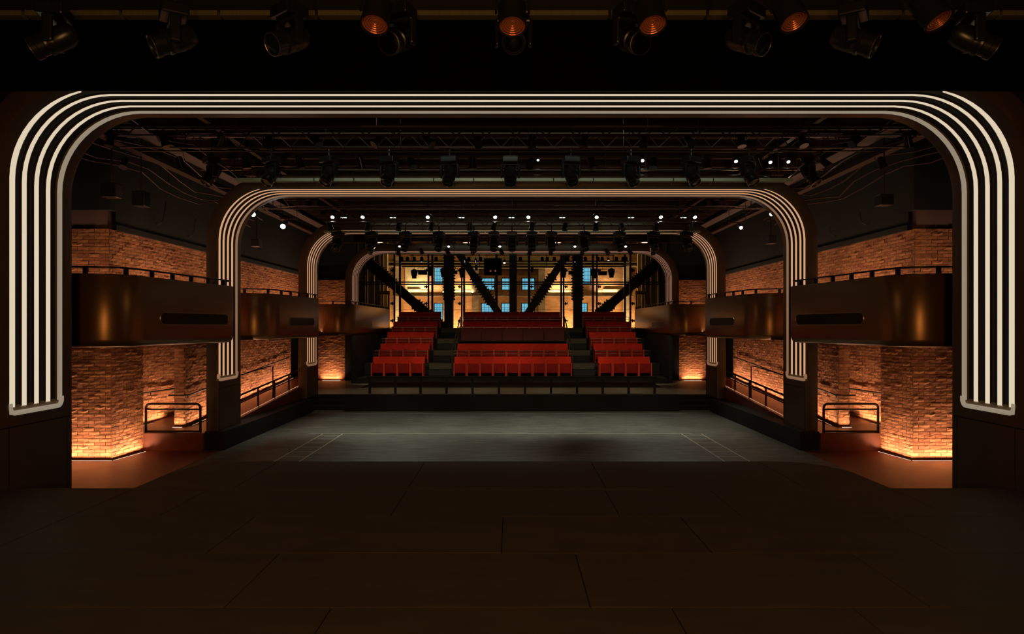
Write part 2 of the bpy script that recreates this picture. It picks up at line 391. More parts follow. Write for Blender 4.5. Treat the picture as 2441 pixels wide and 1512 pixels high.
UPB = 2.52; UPT = 4.82
for s, side in ((-1, 'left'), (1, 'right')):
    nm = 'wall_' + side
    def W(name, p0, p1, z0, z1, **k):   # keeps the brick face towards the hall on both sides
        q0, q1 = (s*-p0[0]*-1, p0[1]), (s*-p1[0]*-1, p1[1])
        q0 = (s*p0[0], p0[1]); q1 = (s*p1[0], p1[1])
        if s > 0:
            q0, q1 = q1, q0
            if 'z0b' in k or 'z1b' in k:
                z0b = k.pop('z0b', z0); z1b = k.pop('z1b', z1); k['z0b'] = z0; k['z1b'] = z1; z0, z1 = z0b, z1b
        return brick_wall(name, q0, q1, z0, z1, **k)
    # plan coordinates are given for the right-hand... as |x|; on the left the wall runs outer -> inner when it faces the camera
    # front pier under the balcony (faces the camera) and its inner flank
    W(nm, (9.45, 14.3), (8.40, 14.3), 0, 2.44, singles=300)
    W(nm, (8.40, 14.3), (8.27, 15.3), 0, 2.44, singles=120)
    W(nm, (9.45, 14.3), (8.44, 14.3), UPB, UPT, singles=200)
    W(nm, (8.44, 14.3), (8.52, 29.5), UPB, UPT)
    # passage wall behind the pier, pilaster and long ramp wall
    W(nm, (9.20, 15.3), (8.70, 18.6), 0.40, 2.44, singles=200)
    W(nm, (8.06, 16.3), (7.80, 16.3), 0.40, 2.44, singles=60)
    W(nm, (7.80, 16.3), (7.88, 24.3), 0.40, 2.44, z0b=0.97)
    # wall closing the side aisle
    W(nm, (8.55, 29.6), (7.22, 29.6), 0.45, UPT, singles=300)
    # warm strips
    q = lambda p: (s*p[0], p[1])
    led_strip(q((9.40, 14.3)), q((8.315, 14.3)), 0, 0, (0, -1), 13, label=f'thin warm light line at the foot of the {side} front brick pier')
    led_strip(q((8.415, 14.20)), q((8.29, 15.22)), 0, 0, (-s, 0), 11, label=f'thin warm light line along the inner flank of the {side} front brick pier')
    led_strip(q((9.15, 15.6)), q((8.72, 18.4)), 0.40, 0.42, (-s, 0), 11, label=f'thin warm light line in the passage behind the {side} brick pier')
    led_strip(q((8.05, 16.3)), q((7.82, 16.3)), 0.40, 0.40, (0, -1), 11, label=f'short warm light line at the foot of the narrow {side} pilaster')
    led_strip(q((7.80, 16.4)), q((7.88, 24.2)), 0.41, 0.96, (-s, 0), 6, label=f'long warm light line rising along the {side} ramp wall')
    led_strip(q((8.2, 29.6)), q((7.42, 29.6)), 0.45, 0.45, (0, -1), 13, label=f'short warm light line before the far {side} aisle wall')
    for (ya, yb) in ((14.6, 17.6), (17.9, 21.5), (22.5, 27.5)):
        led_strip((s*8.45, ya), (s*8.5, yb), UPB+0.03, UPB+0.03, (-s, 0), 9, off=0.6, lean=0.5, glow=False)
    led_strip((s*9.3, 14.3), (s*8.6, 14.3), UPB+0.03, UPB+0.03, (0, -1), 13, off=0.9, lean=0.6, glow=False)
    led_strip((s*8.3, 29.6), (s*7.3, 29.6), UPB+0.03, UPB+0.03, (0, -1), 9, off=0.4, lean=0.3, glow=False)
    # warm fill added under the gallery, no fixtures: lifts the pier and the passage
    spot_light('passage_fill', (s*8.0, 13.2, 2.40), (s*8.9, 14.3, 1.2), 12, WARM, 120, 1.0, 0.35)
    spot_light('passage_fill', (s*8.2, 15.9, 2.38), (s*8.9, 17.2, 0.9), 14, WARM, 130, 1.0, 0.35)
    spot_light('passage_fill', (s*7.1, 19.8, 2.3), (s*7.9, 20.6, 0.9), 5, WARM, 140, 1.0, 0.35)
    # black plaster above the brick, with a pale fascia line
    B = lambda x0, y0, z0, x1, y1, z1: MB().box(min(s*x0, s*x1), y0, z0, max(s*x0, s*x1), y1, z1)
    struct(B(8.42, 14.5, UPT+0.02, 8.9, 37.3, 7.5).obj(nm, M['wallblack']))
    struct(B(8.42, 14.3, UPT+0.42, 9.6, 14.5, 7.5).obj(nm, M['wallblack']))
    struct(B(8.50, 14.34, UPT+0.02, 9.6, 14.5, UPT+0.42).obj(nm, M['mauve']))
    struct(B(8.40, 14.5, UPT+0.02, 8.43, 29.6, UPT+0.14).obj('trim_1' if s < 0 else 'trim_2', M['wallblack']))
    struct(B(9.6, 8.9, 0, 9.9, 37.3, 7.5).obj(nm, M['wallblack']))
    struct(B(6.9, 29.8, UPT-0.02, 8.5, 30.0, 7.5).obj(nm, M['wallblack']))
    struct(B(6.62, 29.5, 0.45, 7.22, 29.8, 2.43).obj(nm, M['black']))
    # gallery floor that carries the balconies
    struct(B(6.98, 12.2, 2.44, 9.6, 29.6, 2.52).obj('floor', M['portal_dark']))
    struct(B(6.52, 9.12, 0, 9.6, 15.3, 0.004).obj('floor', M['redfloor']))
    # ramp and plinths
    mb = MB()
    pts = [(15.3, 0.40), (16.6, 0.40), (24.3, 0.97), (29.6, 0.97)]
    for (ya, za), (yb, zb) in zip(pts, pts[1:]):
        x0, x1 = sorted((s*6.92, s*9.6)); n = len(mb.v)
        if ya >= 24.3: continue
        mb.v += [(x0,ya,0),(x1,ya,0),(x1,yb,0),(x0,yb,0),(x0,ya,za),(x1,ya,za),(x1,yb,zb),(x0,yb,zb)]
        for f in ((0,3,2,1),(4,5,6,7),(0,1,5,4),(1,2,6,5),(2,3,7,6),(3,0,4,7)): mb.f.append(tuple(n+i for i in f)); mb.m.append(0)
    struct(mb.obj('floor', M['redfloor']), f'raised red-brown side ramp behind the {side} portal legs')
    struct(B(6.50, 15.40, 0, 6.93, 22.4, 0.42).obj('trim_3' if s < 0 else 'trim_4', M['black']))
    struct(B(5.52, 23.6, 0, 9.6, 29.6, 0.45).obj('floor', M['wood']))
    st = thing('side_steps', f'dark steps up to the wooden landing on the {side} of the seating platform', 'steps', (s*6.2, 23.0, 0))
    for k in range(3):
        d = 22.75 + 0.28*k
        o = B(5.52, d, 0, 6.9, 23.6, 0.15*(k+1)).obj('step', M['black'], st, bevel=0.006); o.location = (-s*6.2, -23.0, 0)
    # small ramp edge rails
# ------------------------------------------------------------------ seating platform
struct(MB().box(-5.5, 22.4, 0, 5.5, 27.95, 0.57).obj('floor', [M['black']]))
struct(MB().box(-5.5, 22.4, 0.57, 5.5, 24.7, 0.576).obj('floor', M['wood']))  # light pool painted as paler boards; black floor beyond stands for shade

# ------------------------------------------------------------------ stage deck (near, raised) made of sheets
stage = thing('stage_deck', 'dark brown stage deck of large sheets filling the foreground', 'stage', (0, 4, 0))
def edge_x():
    pts = []
    for k in range(0, 13):
        a = PI/2*k/12; pts.append((4.1+0.9*math.cos(a), 9.96+0.9*math.sin(a)))
    return pts
apron = [(-5.0, 9.07)] + [(-x, y) for x, y in edge_x()] + list(reversed(edge_x())) + [(5.0, 9.07)]
core = MB(); core.prism([(-10.9, -3.9), (10.9, -3.9), (10.9, 8.7), (6.6, 8.7), (6.6, 9.05), (-6.6, 9.05), (-6.6, 8.7), (-10.9, 8.7)], 0.05, 0.632)
core.prism([(x, y-0.01) for x, y in reversed(apron)], 0.05, 0.632)
c_ = core.obj('deck_frame', M['black'], stage); c_.location = (0, -4, 0)
def clip(poly, f):     # clip polygon by half plane f(p) >= 0
    out = []
    for i in range(len(poly)):
        a, b = poly[i], poly[(i+1) % len(poly)]; fa, fb = f(a), f(b)
        if fa >= 0: out.append(a)
        if (fa >= 0) != (fb >= 0):
            t = fa/(fa-fb); out.append((a[0]+(b[0]-a[0])*t, a[1]+(b[1]-a[1])*t))
    return out
def sheet(poly, z1=0.65):
    cx = sum(p[0] for p in poly)/len(poly); cy = sum(p[1] for p in poly)/len(poly)
    mb = MB(); mb.prism([(x-cx, y-cy) for x, y in poly], 0.634-z1, random.uniform(-0.0012, 0.0012))
    o = mb.obj('stage_sheet', M['stage'], stage, bevel=0.003, segs=1); o.location = (cx, cy-4, z1)
aprev = list(reversed(apron))
if True:
    G = 0.005
    xs = [-5.3, -3.7, -1.38, 1.25, 3.9, 5.3]
    for xa, xb in zip(xs, xs[1:]):
        p = clip(apron[::-1], lambda q: q[0]-xa-G); p = clip(p, lambda q: xb-G-q[0]); p = clip(p, lambda q: q[1]-9.07)
        p = clip([(x, y) for x, y in p], lambda q: 11-q[1])
        if len(p) > 2:
            ar = sum(p[i][0]*p[(i+1)%len(p)][1]-p[(i+1)%len(p)][0]*p[i][1] for i in range(len(p)))
            sheet(p if ar > 0 else p[::-1])
    rows = [8.97-1.25*k for k in range(0, 11)]
    sheet([(-6.6, 8.97+G), (6.6, 8.97+G), (6.6, 9.06), (-6.6, 9.06)])
    offs = [[-10.9,-8.0,-6.62,-5.0,-4.0,-1.38,1.22,2.6,5.0,6.62,8.2,10.9], [-10.9,-8.4,-5.0,-2.9,-0.1,1.9,4.2,6.9,10.9], [-10.9,-7.6,-5.0,-2.2,0.6,3.2,5.0,7.6,10.9]]
    for k in range(len(rows)-1):
        y1, y0 = rows[k], rows[k+1]; X = offs[k % 3]
        for xa, xb in zip(X, X[1:]):
            yy = 8.68 if (k == 0 and (xb > 6.7 or xa < -6.7)) else y1
            sheet([(xa+G, y0+G), (xb-G, y0+G), (xb-G, yy-G), (xa+G, yy-G)])
# edge trim of the stage
MB().tube([(x, y+0.012, 0.60) for x, y in [(-6.55, 9.07)] + apron + [(6.55, 9.07)]], 0.022, 6).obj('edge_strip', M['black'], stage, loc=(0, -4, 0))

# chalk lines
def chalk(s, side):
    t = thing('chalk_ladder', f'thin chalk ladder marking on the grey floor at the {side}', 'floor marking', (s*4.65, 15.5, 0.0))
    def ln(x0, y0, x1, y1, w_=0.012):
        o = MB().box(min(x0,x1)-(w_ if x0 == x1 else 0), min(y0,y1)-(0 if x0 == x1 else w_), 0.001, max(x0,x1)+(w_ if x0 == x1 else 0), max(y0,y1)+(0 if x0 == x1 else w_), 0.003).obj('chalk_line', M['tape'], t)
        o.location = (-s*4.65, -15.5, 0)
    ln(s*4.40, 12.5, s*4.40, 17.75); ln(s*4.92, 12.5, s*4.92, 17.75)
    for k in range(9): ln(s*4.40, 12.9+0.58*k, s*4.92, 12.9+0.58*k, 0.012)
chalk(-1, 'left'); chalk(1, 'right')
tag(MB().box(-5.3, 17.78, 0.001, 4.7, 17.81, 0.003).obj('chalk_line', M['tape']), 'long chalk line drawn straight across the grey floor', 'floor marking')
tag(MB().box(-6.2, 21.9, 0.001, 5.6, 21.925, 0.003).obj('chalk_line', M['tape']), 'faint chalk line just before the seating platform', 'floor marking')

# ================================================================== PORTALS
HW, TOP, RAD = 6.65, EYE + 3.14, 1.18
def portal_path(zb, seg=14):
    """list of (cx, cz, nx, nz): point on the u=0 outline and inward normal"""
    P = [(-HW, zb, 1, 0), (-HW, TOP-RAD, 1, 0)]
    for k in range(1, seg):
        a = PI/2*k/seg; P.append((-HW+RAD-RAD*math.cos(a), TOP-RAD+RAD*math.sin(a), math.cos(a), -math.sin(a)))
    P.append((-HW+RAD, TOP, 0, -1))
    return P + [(-x, z, -nx, nz) for x, z, nx, nz in reversed(P)]
def sweep(mb, prof, path, y0, mats=None, close=True):
    fn = prof if callable(prof) else None
    if fn: prof = fn(0)
    k = len(prof); base = len(mb.v)
    for (x, z, nx, nz) in path:
        pr_ = fn(min(1, abs(nz)/(abs(nx)+abs(nz)))) if fn else prof
        for (u, y) in pr_: mb.v.append((x+nx*u, y0+y, z+nz*u))
    m = len(path)
    for i in range(m-1):
        for j in range(k if close else k-1):
            j2 = (j+1) % k
            mb.f.append((base+i*k+j, base+(i+1)*k+j, base+(i+1)*k+j2, base+i*k+j2)); mb.m.append(mats[j] if mats else 0)
    if close:
        mb.f.append(tuple(base+j for j in range(k))); mb.m.append(0)
        mb.f.append(tuple(base+(m-1)*k+j for j in reversed(range(k)))); mb.m.append(0)
def portal(idx, D, zb, zbase, front=0.0, label=''):
    # local y measured from D; reveal is the inside face
    t = thing('portal_arch', label, 'arch', (0, D, 0), 0, 'ribbed portal arches')
    f = -front; dep = 1.33
    prof = [(-0.32, f+0.10), (-0.295, f+0.03), (-0.24, f), (-0.05, f), (-0.012, f+0.012), (0, f+0.05 if front else -0.012),
            (0, -0.010), (-0.035, 0.004), (-0.035, 1.045), (0, 1.075), (0, 1.24), (-0.02, 1.30), (-0.06, 1.33), (-0.32, 1.33)]
    mats = [0]*len(prof)
    for j in (7,): mats[j] = 1
    mb = MB(); sweep(mb, prof, portal_path(zb), 0, mats); mb.obj('arch_frame', [M['portal'], M['portal_dark']], t, smooth=True)
    # legs below the ribbed tray
    for s in (-1, 1):
        prof2 = [(HW+0.32, f+0.10), (HW+0.295, f+0.03), (HW+0.24, f), (HW+0.05, f), (HW+0.012, f+0.012), (HW, f+0.05), (HW, 1.24), (HW+0.02, 1.30), (HW+0.06, 1.33), (HW+0.32, 1.33)]
        mb = MB(); poly = [(s*x, y) for x, y in prof2]
        if s > 0: poly = poly[::-1]
        poly = poly if s < 0 else poly
        mb.prism(poly, zbase, zb-0.16); 
        lg = mb.obj('leg', M['portal'], t, smooth=True)
        mb = MB(); mb.prism(poly, zb-0.157, zb); mb.obj('leg_collar', M['portal'], t, smooth=True)
        # seams that divide the leg cladding into panels, standing as thin recessed strips
        xin = s*(HW-0.0015); sx = sorted((xin, xin+s*0.01))
        for yy in ((0.02, 1.20) if idx else (-0.02, 1.16)):
            MB().box(sx[0], yy-0.005, zbase, sx[1], yy+0.005, zb-0.17).obj('panel_joint', M['seam'], lg)
        MB().box(sx[0], f+0.05, zb-0.172, sx[1], 1.24, zb-0.160).obj('panel_joint', M['seam'], lg)
    # ribs
    ribs = [0.0, 0.243, 0.483, 0.722]
    zr = zb + 0.10
    rp = portal_path(zr)
    def rprof(y, w):     # w: how far round the corner, 0 on the leg and 1 on the header
        b = 0.060 - 0.046*w; g = 0.038  # bright face narrower on the header: weaker light put into the shape
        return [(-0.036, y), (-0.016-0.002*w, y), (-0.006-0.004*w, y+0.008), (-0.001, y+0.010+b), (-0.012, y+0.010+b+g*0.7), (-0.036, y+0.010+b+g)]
    for ri, y in enumerate(ribs):
        if ri:
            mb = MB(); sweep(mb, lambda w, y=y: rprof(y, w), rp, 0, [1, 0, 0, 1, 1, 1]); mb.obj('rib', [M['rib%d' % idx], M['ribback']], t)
        else:            # the outermost rib thins out and ends at each corner
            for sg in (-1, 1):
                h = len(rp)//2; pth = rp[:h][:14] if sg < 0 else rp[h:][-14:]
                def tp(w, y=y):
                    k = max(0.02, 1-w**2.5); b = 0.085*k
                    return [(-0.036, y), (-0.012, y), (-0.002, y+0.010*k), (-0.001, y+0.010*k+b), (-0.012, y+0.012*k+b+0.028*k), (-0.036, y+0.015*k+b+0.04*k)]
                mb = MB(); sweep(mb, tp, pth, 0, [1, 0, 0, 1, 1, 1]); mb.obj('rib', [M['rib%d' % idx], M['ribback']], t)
    # rim of the tray: a rounded lip at the far edge that turns round under the ribs
    prof = [(-0.036, 0.950), (-0.010, 0.965), (0.006, 1.00), (0.008, 1.04), (0.0, 1.075), (-0.036, 1.085)]
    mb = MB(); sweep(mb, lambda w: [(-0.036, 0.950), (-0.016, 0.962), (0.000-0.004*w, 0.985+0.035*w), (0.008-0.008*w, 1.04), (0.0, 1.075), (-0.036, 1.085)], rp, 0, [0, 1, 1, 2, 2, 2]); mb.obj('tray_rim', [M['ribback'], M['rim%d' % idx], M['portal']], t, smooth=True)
    for s in (-1, 1):
        pts = [(s*(HW+0.010), 0.012, zr+0.05)]
        for k in range(0, 7):
            a = PI/2*k/6; pts.append((s*(HW+0.010), 0.012+0.085*(1-math.cos(a)), zr-0.085*math.sin(a)-0.0))
        for k in range(6, -1, -1):
            a = PI/2*k/6; pts.append((s*(HW+0.010), 1.045-0.085*(1-math.cos(a)), zr-0.085*math.sin(a)))
        pts.append((s*(HW+0.010), 1.045, zr+0.05))
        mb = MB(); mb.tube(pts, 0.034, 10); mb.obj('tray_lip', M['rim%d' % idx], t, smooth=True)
        xs_ = sorted((s*(HW+0.034), s*(HW+0.060)))
        MB().box(xs_[0], 0.0, zb-0.0, xs_[1], 1.06, zr+0.02).obj('tray_floor', M['cream'], t)
        mb = MB(); mb.box(min(s*(HW+0.020), s*(HW+0.05)), 0.05, zr-0.075, max(s*(HW+0.020), s*(HW+0.05)), 1.01, zr-0.0); mb.obj('tray_end', M['cream'], t, bevel=0.01)
    return t
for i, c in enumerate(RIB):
    M['rib%d' % i] = emit('glow_rib', c, 1.0)  # cove light on the ribs put into their own emission
    M['rim%d' % i] = emit('glow_rim', c, 0.36)  # rim and lip glow in place of rib light falling on them
DP = [9.04, 15.48, 22.17, 28.4]
portal(0, DP[0], 1.62, 0.0, front=0.24, label='nearest and largest ribbed portal arch, framing the whole view with bright cream lines')
portal(1, DP[1], 1.56, 0.42, label='second ribbed portal arch, beyond the row of eleven large moving lights')
portal(2, DP[2], 1.50, 0.45, label='third ribbed portal arch, just before the seating platform')
portal(3, DP[3], 3.74, 2.53, label='farthest and dimmest ribbed portal arch, framing the glass wall')
# proscenium wall round the first arch (front face towards the stage), black border above
struct(MB().box(-11, 8.80, TOP+0.32, 11, 9.1, 8.2).obj('wall_front', M['black']))
for s, nm in ((-1, 'wall_left'), (1, 'wall_right')):
    xa, xb = sorted((s*(HW+0.30), s*11)); struct(MB().box(xa, 8.82, 0, xb, 9.1, TOP+0.32).obj(nm, M['portal']))
brd = tag(MB().box(-8.5, 8.70, PZ(213, 8.7), 8.5, 8.76, 6.72).obj('border_curtain', M['velvet']), 'plain black border hanging across the top above the nearest arch', 'curtain')

# ================================================================== BALCONIES
def balcony(s, ya, yb, xa, xb, R, slot, sz, label, seg=12):
    """front (camera-facing) edge at ya, inner face from (xa, ya+R) to (xb, yb)"""
    z0, z1, rf = 2.44, EYE+0.89, 0.13
    t = thing('balcony', label, 'balcony', (s*(xa+1.0), (ya+yb)/2, z0), 0, 'bronze side balconies')
    ox, oy, oz = s*(xa+1.0), (ya+yb)/2, z0
    XO = 9.4
    def path(off):
        P = [(XO, ya+off)]
        cx, cy = xa+R, ya+R
        for k in range(seg+1):
            a = PI/2*k/seg; r = R-off; P.append((cx - r*math.sin(a), cy - r*math.cos(a)))
        r2 = 0.22; P2x = xb
        for k in range(7):
            a = PI/2*k/6; r = r2-off if r2 > off else 0.02
            P.append((xb+r2 - (r)*math.cos(a), yb-r2 + (r)*math.sin(a)))
        P.append((6.93, yb-off)); return P
    def shell(levels, mb, flip=False):
        base = len(mb.v); k = None
        for z, off in levels:
            p = path(off); k = len(p)
            for x, y in p: mb.v.append((s*x-ox, y-oy, z-oz))
        for i in range(len(levels)-1):
            for j in range(k-1):
                mb.f.append((base+i*k+j, base+i*k+j+1, base+(i+1)*k+j+1, base+(i+1)*k+j)); mb.m.append(0)
        return base, k
    lv = [(z0 + rf*(1-math.cos(PI/2*k/6)), rf*(1-math.sin(PI/2*k/6))) for k in range(7)] + [(z1-0.02, 0), (z1, 0.015), (z1, 0.10), (2.62, 0.10)]
    mb = MB(); b, k = shell(lv, mb); mb.obj('parapet', M['bronze'], t, smooth=True)
    fl = MB(); p = path(rf-0.01); p = p + [(XO, yb-rf)]
    poly = [(s*x-ox, y-oy) for x, y in p]
    ar = sum(poly[i][0]*poly[(i+1)%len(poly)][1]-poly[(i+1)%len(poly)][0]*poly[i][1] for i in range(len(poly)))
    fl.prism(poly if ar > 0 else poly[::-1], z0-oz-0.004, z0-oz+0.12); fl.obj('deck', M['bronze'], t)
    # rail and posts
    rp = path(0.05); rl = MB(); rl.tube([(s*x-ox, y-oy, z1+0.115-oz) for x, y in rp[:-1]], 0.017, 8); rl.obj('handrail', M['rail'], t, smooth=True)
    acc = 0; nxt = 0.35; Pp = rp[:-1]
    for i in range(len(Pp)-1):
        a, b2 = Pp[i], Pp[i+1]; L_ = math.dist(a, b2)
        while nxt <= acc+L_:
            q = (nxt-acc)/L_; x, y = a[0]+(b2[0]-a[0])*q, a[1]+(b2[1]-a[1])*q
            MB().box(-0.03, -0.03, 0, 0.03, 0.03, 0.115).obj('rail_post', M['rail'], t, loc=(s*x-ox, y-oy, z1-oz))
            nxt += 0.62
        acc += L_
    # slot window: pill-shaped recess with brass rim on the inner face
    ya_s, yb_s = slot; fx = lambda y: xa + (xb-xa)*max(0, (y-ya-R))/(yb-0.22-ya-R) if yb-0.22 > ya+R else xa
    zc, hh = sz
    def pill(r, n=10):
        P = []
        for k in range(n+1):
            a = PI/2 + PI*k/n; P.append((ya_s+hh+r*math.cos(a), zc+r*math.sin(a)))
        for k in range(n+1):
            a = -PI/2 + PI*k/n; P.append((yb_s-hh+r*math.cos(a), zc+r*math.sin(a)))
        return P
    ring = [(s*(fx(y)-0.004)-ox, y-oy, z-oz) for y, z in pill(hh)]
    wdw = MB(); n = len(wdw.v); wdw.v = [(s*(fx(y)-0.006)-ox, y-oy, z-oz) for y, z in pill(hh)] + [(s*(fx(y)+0.02)-ox, y-oy, z-oz) for y, z in pill(hh)]
    k = len(ring); wdw.f.append(tuple(range(k))); wdw.m.append(0)
    for i in range(k): wdw.f.append((i, (i+1)%k, k+(i+1)%k, k+i)); wdw.m.append(0)
    wo = wdw.obj('slot_window', M['slot_glass'], t)
    rm = MB(); rm.tube(ring, 0.011, 6, closed=True); rm.obj('window_rim', M['brass'], wo, smooth=True)
    return t
for s, side in ((-1, 'left'), (1, 'right')):
    balcony(s, 11.45, 15.35, 6.52, 6.20, 0.72, (12.56, 14.95), (2.945, 0.115), f'nearest bronze balcony on the {side} with the longest slot window')
    balcony(s, 18.30, 22.02, 6.45, 6.18, 0.72, (19.60, 21.45), (2.935, 0.115), f'middle bronze balcony on the {side}, before the third arch')
    balcony(s, 27.35, 35.9, 6.42, 6.42, 0.75, (28.75, 31.3), (2.88, 0.115), f'farthest and longest bronze balcony on the {side}, beside the red seats')
    # dark wall under the far balcony, beside the seats
    xa, xb = sorted((s*6.42, s*6.6)); struct(MB().box(xa, 28.0, 0.0, xb, 37.0, 2.44).obj('wall_'+side, M['black']))

# ================================================================== RAILS ON THE SIDE RAMPS
def rail_run(t, pts, r, name='handrail', org=(0, 0, 0), mat='rail'):
    return MB().tube([(p[0]-org[0], p[1]-org[1], p[2]-org[2]) for p in pts], r, 8).obj(name, M[mat], t, smooth=True)
def arc_pts(c, r, a0, a1, ax, n=6):   # arc in the x-z plane
    return [(c[0]+r*math.cos(a0+(a1-a0)*k/n), c[1], c[2]+r*math.sin(a0+(a1-a0)*k/n)) for k in range(n+1)]
for s, side in ((-1, 'left'), (1, 'right')):
    # hoop guard at the head of the ramp
    xa, xb = s*8.27, s*7.04; D = 15.42; o = ((xa+xb)/2, D, 0.40)
    t = thing('guard_hoop', f'dark tubular guard hoop at the {side} between brick pier and second arch', 'railing', o)
    z1 = PZ(963, D); rr = 0.10
    lo, hi = min(xa, xb), max(xa, xb)
    pts = [(lo, D, 0.40)] + arc_pts((lo+rr, D, z1-rr), rr, PI, PI/2, 0) + arc_pts((hi-rr, D, z1-rr), rr, PI/2, 0, 0) + [(hi, D, 0.40)]
    rail_run(t, pts, 0.027, 'hoop', o)
    rail_run(t, [(lo, D, z1-0.125), (hi, D, z1-0.125)], 0.020, 'mid_bar', o)
    rail_run(t, [(lo, D, 0.425), (hi, D, 0.425)], 0.022, 'bottom_bar', o)
    g = MB().box(lo-o[0]+0.02, -0.004, 0.05, hi-o[0]-0.02, 0.004, z1-0.15-0.40).obj('glass_panel', M['glass'], t)
    # wall rail in the passage
    t = thing('wall_rail', f'thin handrail on brackets along the {side} passage wall behind the pier', 'railing', (s*9.0, 16.5, 1.2))
    wx = lambda y: s*(9.20 - 0.5*(y-15.3)/3.3 - 0.08)
    rail_run(t, [(wx(15.4), 15.4, 1.17), (wx(18.4), 18.4, 1.19)], 0.018, 'handrail', (s*9.0, 16.5, 1.2))
    for y in (15.9, 16.8, 17.7):
        MB().tube([(wx(y)-s*9.0, y-16.5, -0.03), (wx(y)-s*9.0, y-16.5, -0.11), (wx(y)+s*0.07-s*9.0, y-16.5, -0.11)], 0.010, 6).obj('bracket', M['rail'], t)
    t = thing('wall_rail', f'upper handrail climbing the {side} ramp wall from the pilaster', 'railing', (s*7.9, 20, 1.4))
    zf = lambda y: 0.40 + max(0, y-16.6)*0.57/7.7
    rx = lambda y: s*(7.72 + 0.01*(y-16.3))
    ys = [16.6, 18.5, 20.5, 22.5, 23.9]
    rail_run(t, [(s*8.15, 16.20, 1.16), (s*7.80, 16.18, 1.16), (s*7.72, 16.30, 1.16)] + [(rx(y), y, zf(y)+0.78) for y in ys], 0.018, 'handrail', (s*7.9, 20, 1.4))
    for y in (16.25, 17.6, 19.2, 20.8, 22.4, 23.6):
        x = rx(y); z = max(1.16, zf(y)+0.78) if y < 17 else zf(y)+0.78
        MB().tube([(x-s*7.9, y-20, z-1.4), (x-s*7.9, y-20, z-1.48), (x+s*0.07-s*7.9, y-20, z-1.48)], 0.010, 6).obj('bracket', M['rail'], t)
    t = thing('ramp_railing', f'low dark railing on the {side} ramp edge between second and third arch', 'railing', (s*7.03, 20, 0.6))
    org = (s*7.03, 20, 0.6)
    za = lambda y: zf(y)
    y0, y1 = 15.9, 23.4
    rail_run(t, [(s*7.03, y0, za(y0)+0.50), (s*7.03, y1, za(y1)+0.50)], 0.026, 'top_bar', org)
    rail_run(t, [(s*7.03, y0, za(y0)+0.30), (s*7.03, y1, za(y1)+0.30)], 0.016, 'mid_bar', org)
    for k, y in enumerate((16.2, 17.55, 18.9, 20.2, 21.5, 22.8)):
        h = 0.52
        MB().box(s*7.03-0.022-org[0], y-0.022-20, za(y)-0.02-0.6, s*7.03+0.022-org[0], y+0.022-20, za(y)+h-0.6).obj('rail_post', M['rail'], t)
    # tall end post with return rail
    MB().tube([(s*7.06-org[0], 20.15-20, za(20.1)-0.6), (s*7.06-org[0], 20.15-20, za(20.1)+0.95-0.6), (s*7.10-org[0], 19.9-20, za(20.1)+0.97-0.6), (s*7.66-org[0], 17.9-20, za(18)+0.84-0.6)], 0.017, 8).obj('return_rail', M['rail'], t)
    strip = MB().box(min(s*6.90, s*6.93), 16.8, 0, max(s*6.90, s*6.93), 23.3, 0.02)
    # slim light line on the ramp kerb
    a, b = Vector((s*7.02, 16.9, zf(16.9)+0.012)), Vector((s*7.02, 23.5, zf(23.5)+0.012))
    mb = MB(); mb.tube([a-(a+b)/2, b-(a+b)/2], 0.005, 4); k_ = mb.obj('kerb_light', M['lampwarm2'], None); k_.location = (a+b)/2
    tag(k_, f'hairline kerb light along the inner edge of the {side} ramp', 'light')

# ------------------------------------------------------------------ guard rail of the seating platform
gr = thing('guard_rail', 'black framed glass guard rail along the front of the seating platform', 'railing', (0, 22.5, 0.576))
go = (0, 22.5, 0.576)
zt = 1.12
rail_run(gr, [(PX(876, 22.5), 22.5, zt), (PX(1566, 22.5), 22.5, zt)], 0.035, 'top_rail', go, 'black')
for px in (882, 943, 1003, 1065, 1127, 1190, 1252, 1314, 1376, 1437, 1499, 1561):
    x = PX(px, 22.5); MB().box(-0.038, -0.035, -0.006, 0.038, 0.035, zt-0.576).obj('rail_post', M['black'], gr, loc=(x, 0, 0))
edges = [820, 882, 943, 1003, 1065, 1127, 1190, 1252, 1314, 1376, 1437, 1499, 1561, 1620]
for a, b in zip(edges, edges[1:]):
    xa, xb = PX(a, 22.45)+0.05, PX(b, 22.45)-0.05
    MB().box(xa, -0.006, 0.01, xb, 0.006, zt-0.62).obj('glass_panel', M['glass'], gr)

# ================================================================== SEATING
R0 = 0.67; RISE = 0.51; RD = [28.7, 30.35, 32.0, 33.65, 35.3]
trib = thing('seating_rake', 'dark stepped rake that carries the rows of red seats', 'seating platform', (0, 28, 0))
for i, d in enumerate(RD):
    z = R0 + RISE*i; y0 = d-0.80; y1 = 36.85
    xs = 6.38
    MB().box(-xs, y0-28, 0.02 + (z-RISE if i else 0), xs, y1-28, z).obj('row_platform', M['carpet'], trib)
    if i:
        for xc in (-3.10, 3.10):       # aisle treads
            MB().box(xc-0.47, y0-28-0.32, z-RISE*0.5-0.25+0.01, xc+0.47, y0-28+0.0, z-RISE*0.5).obj('half_step', M['carpet'], trib)
            MB().box(xc-0.48, y0-28-0.03, z-0.23, xc+0.48, y0-28+0.01, z+0.012).obj('tread_nosing', M['tread'], trib)
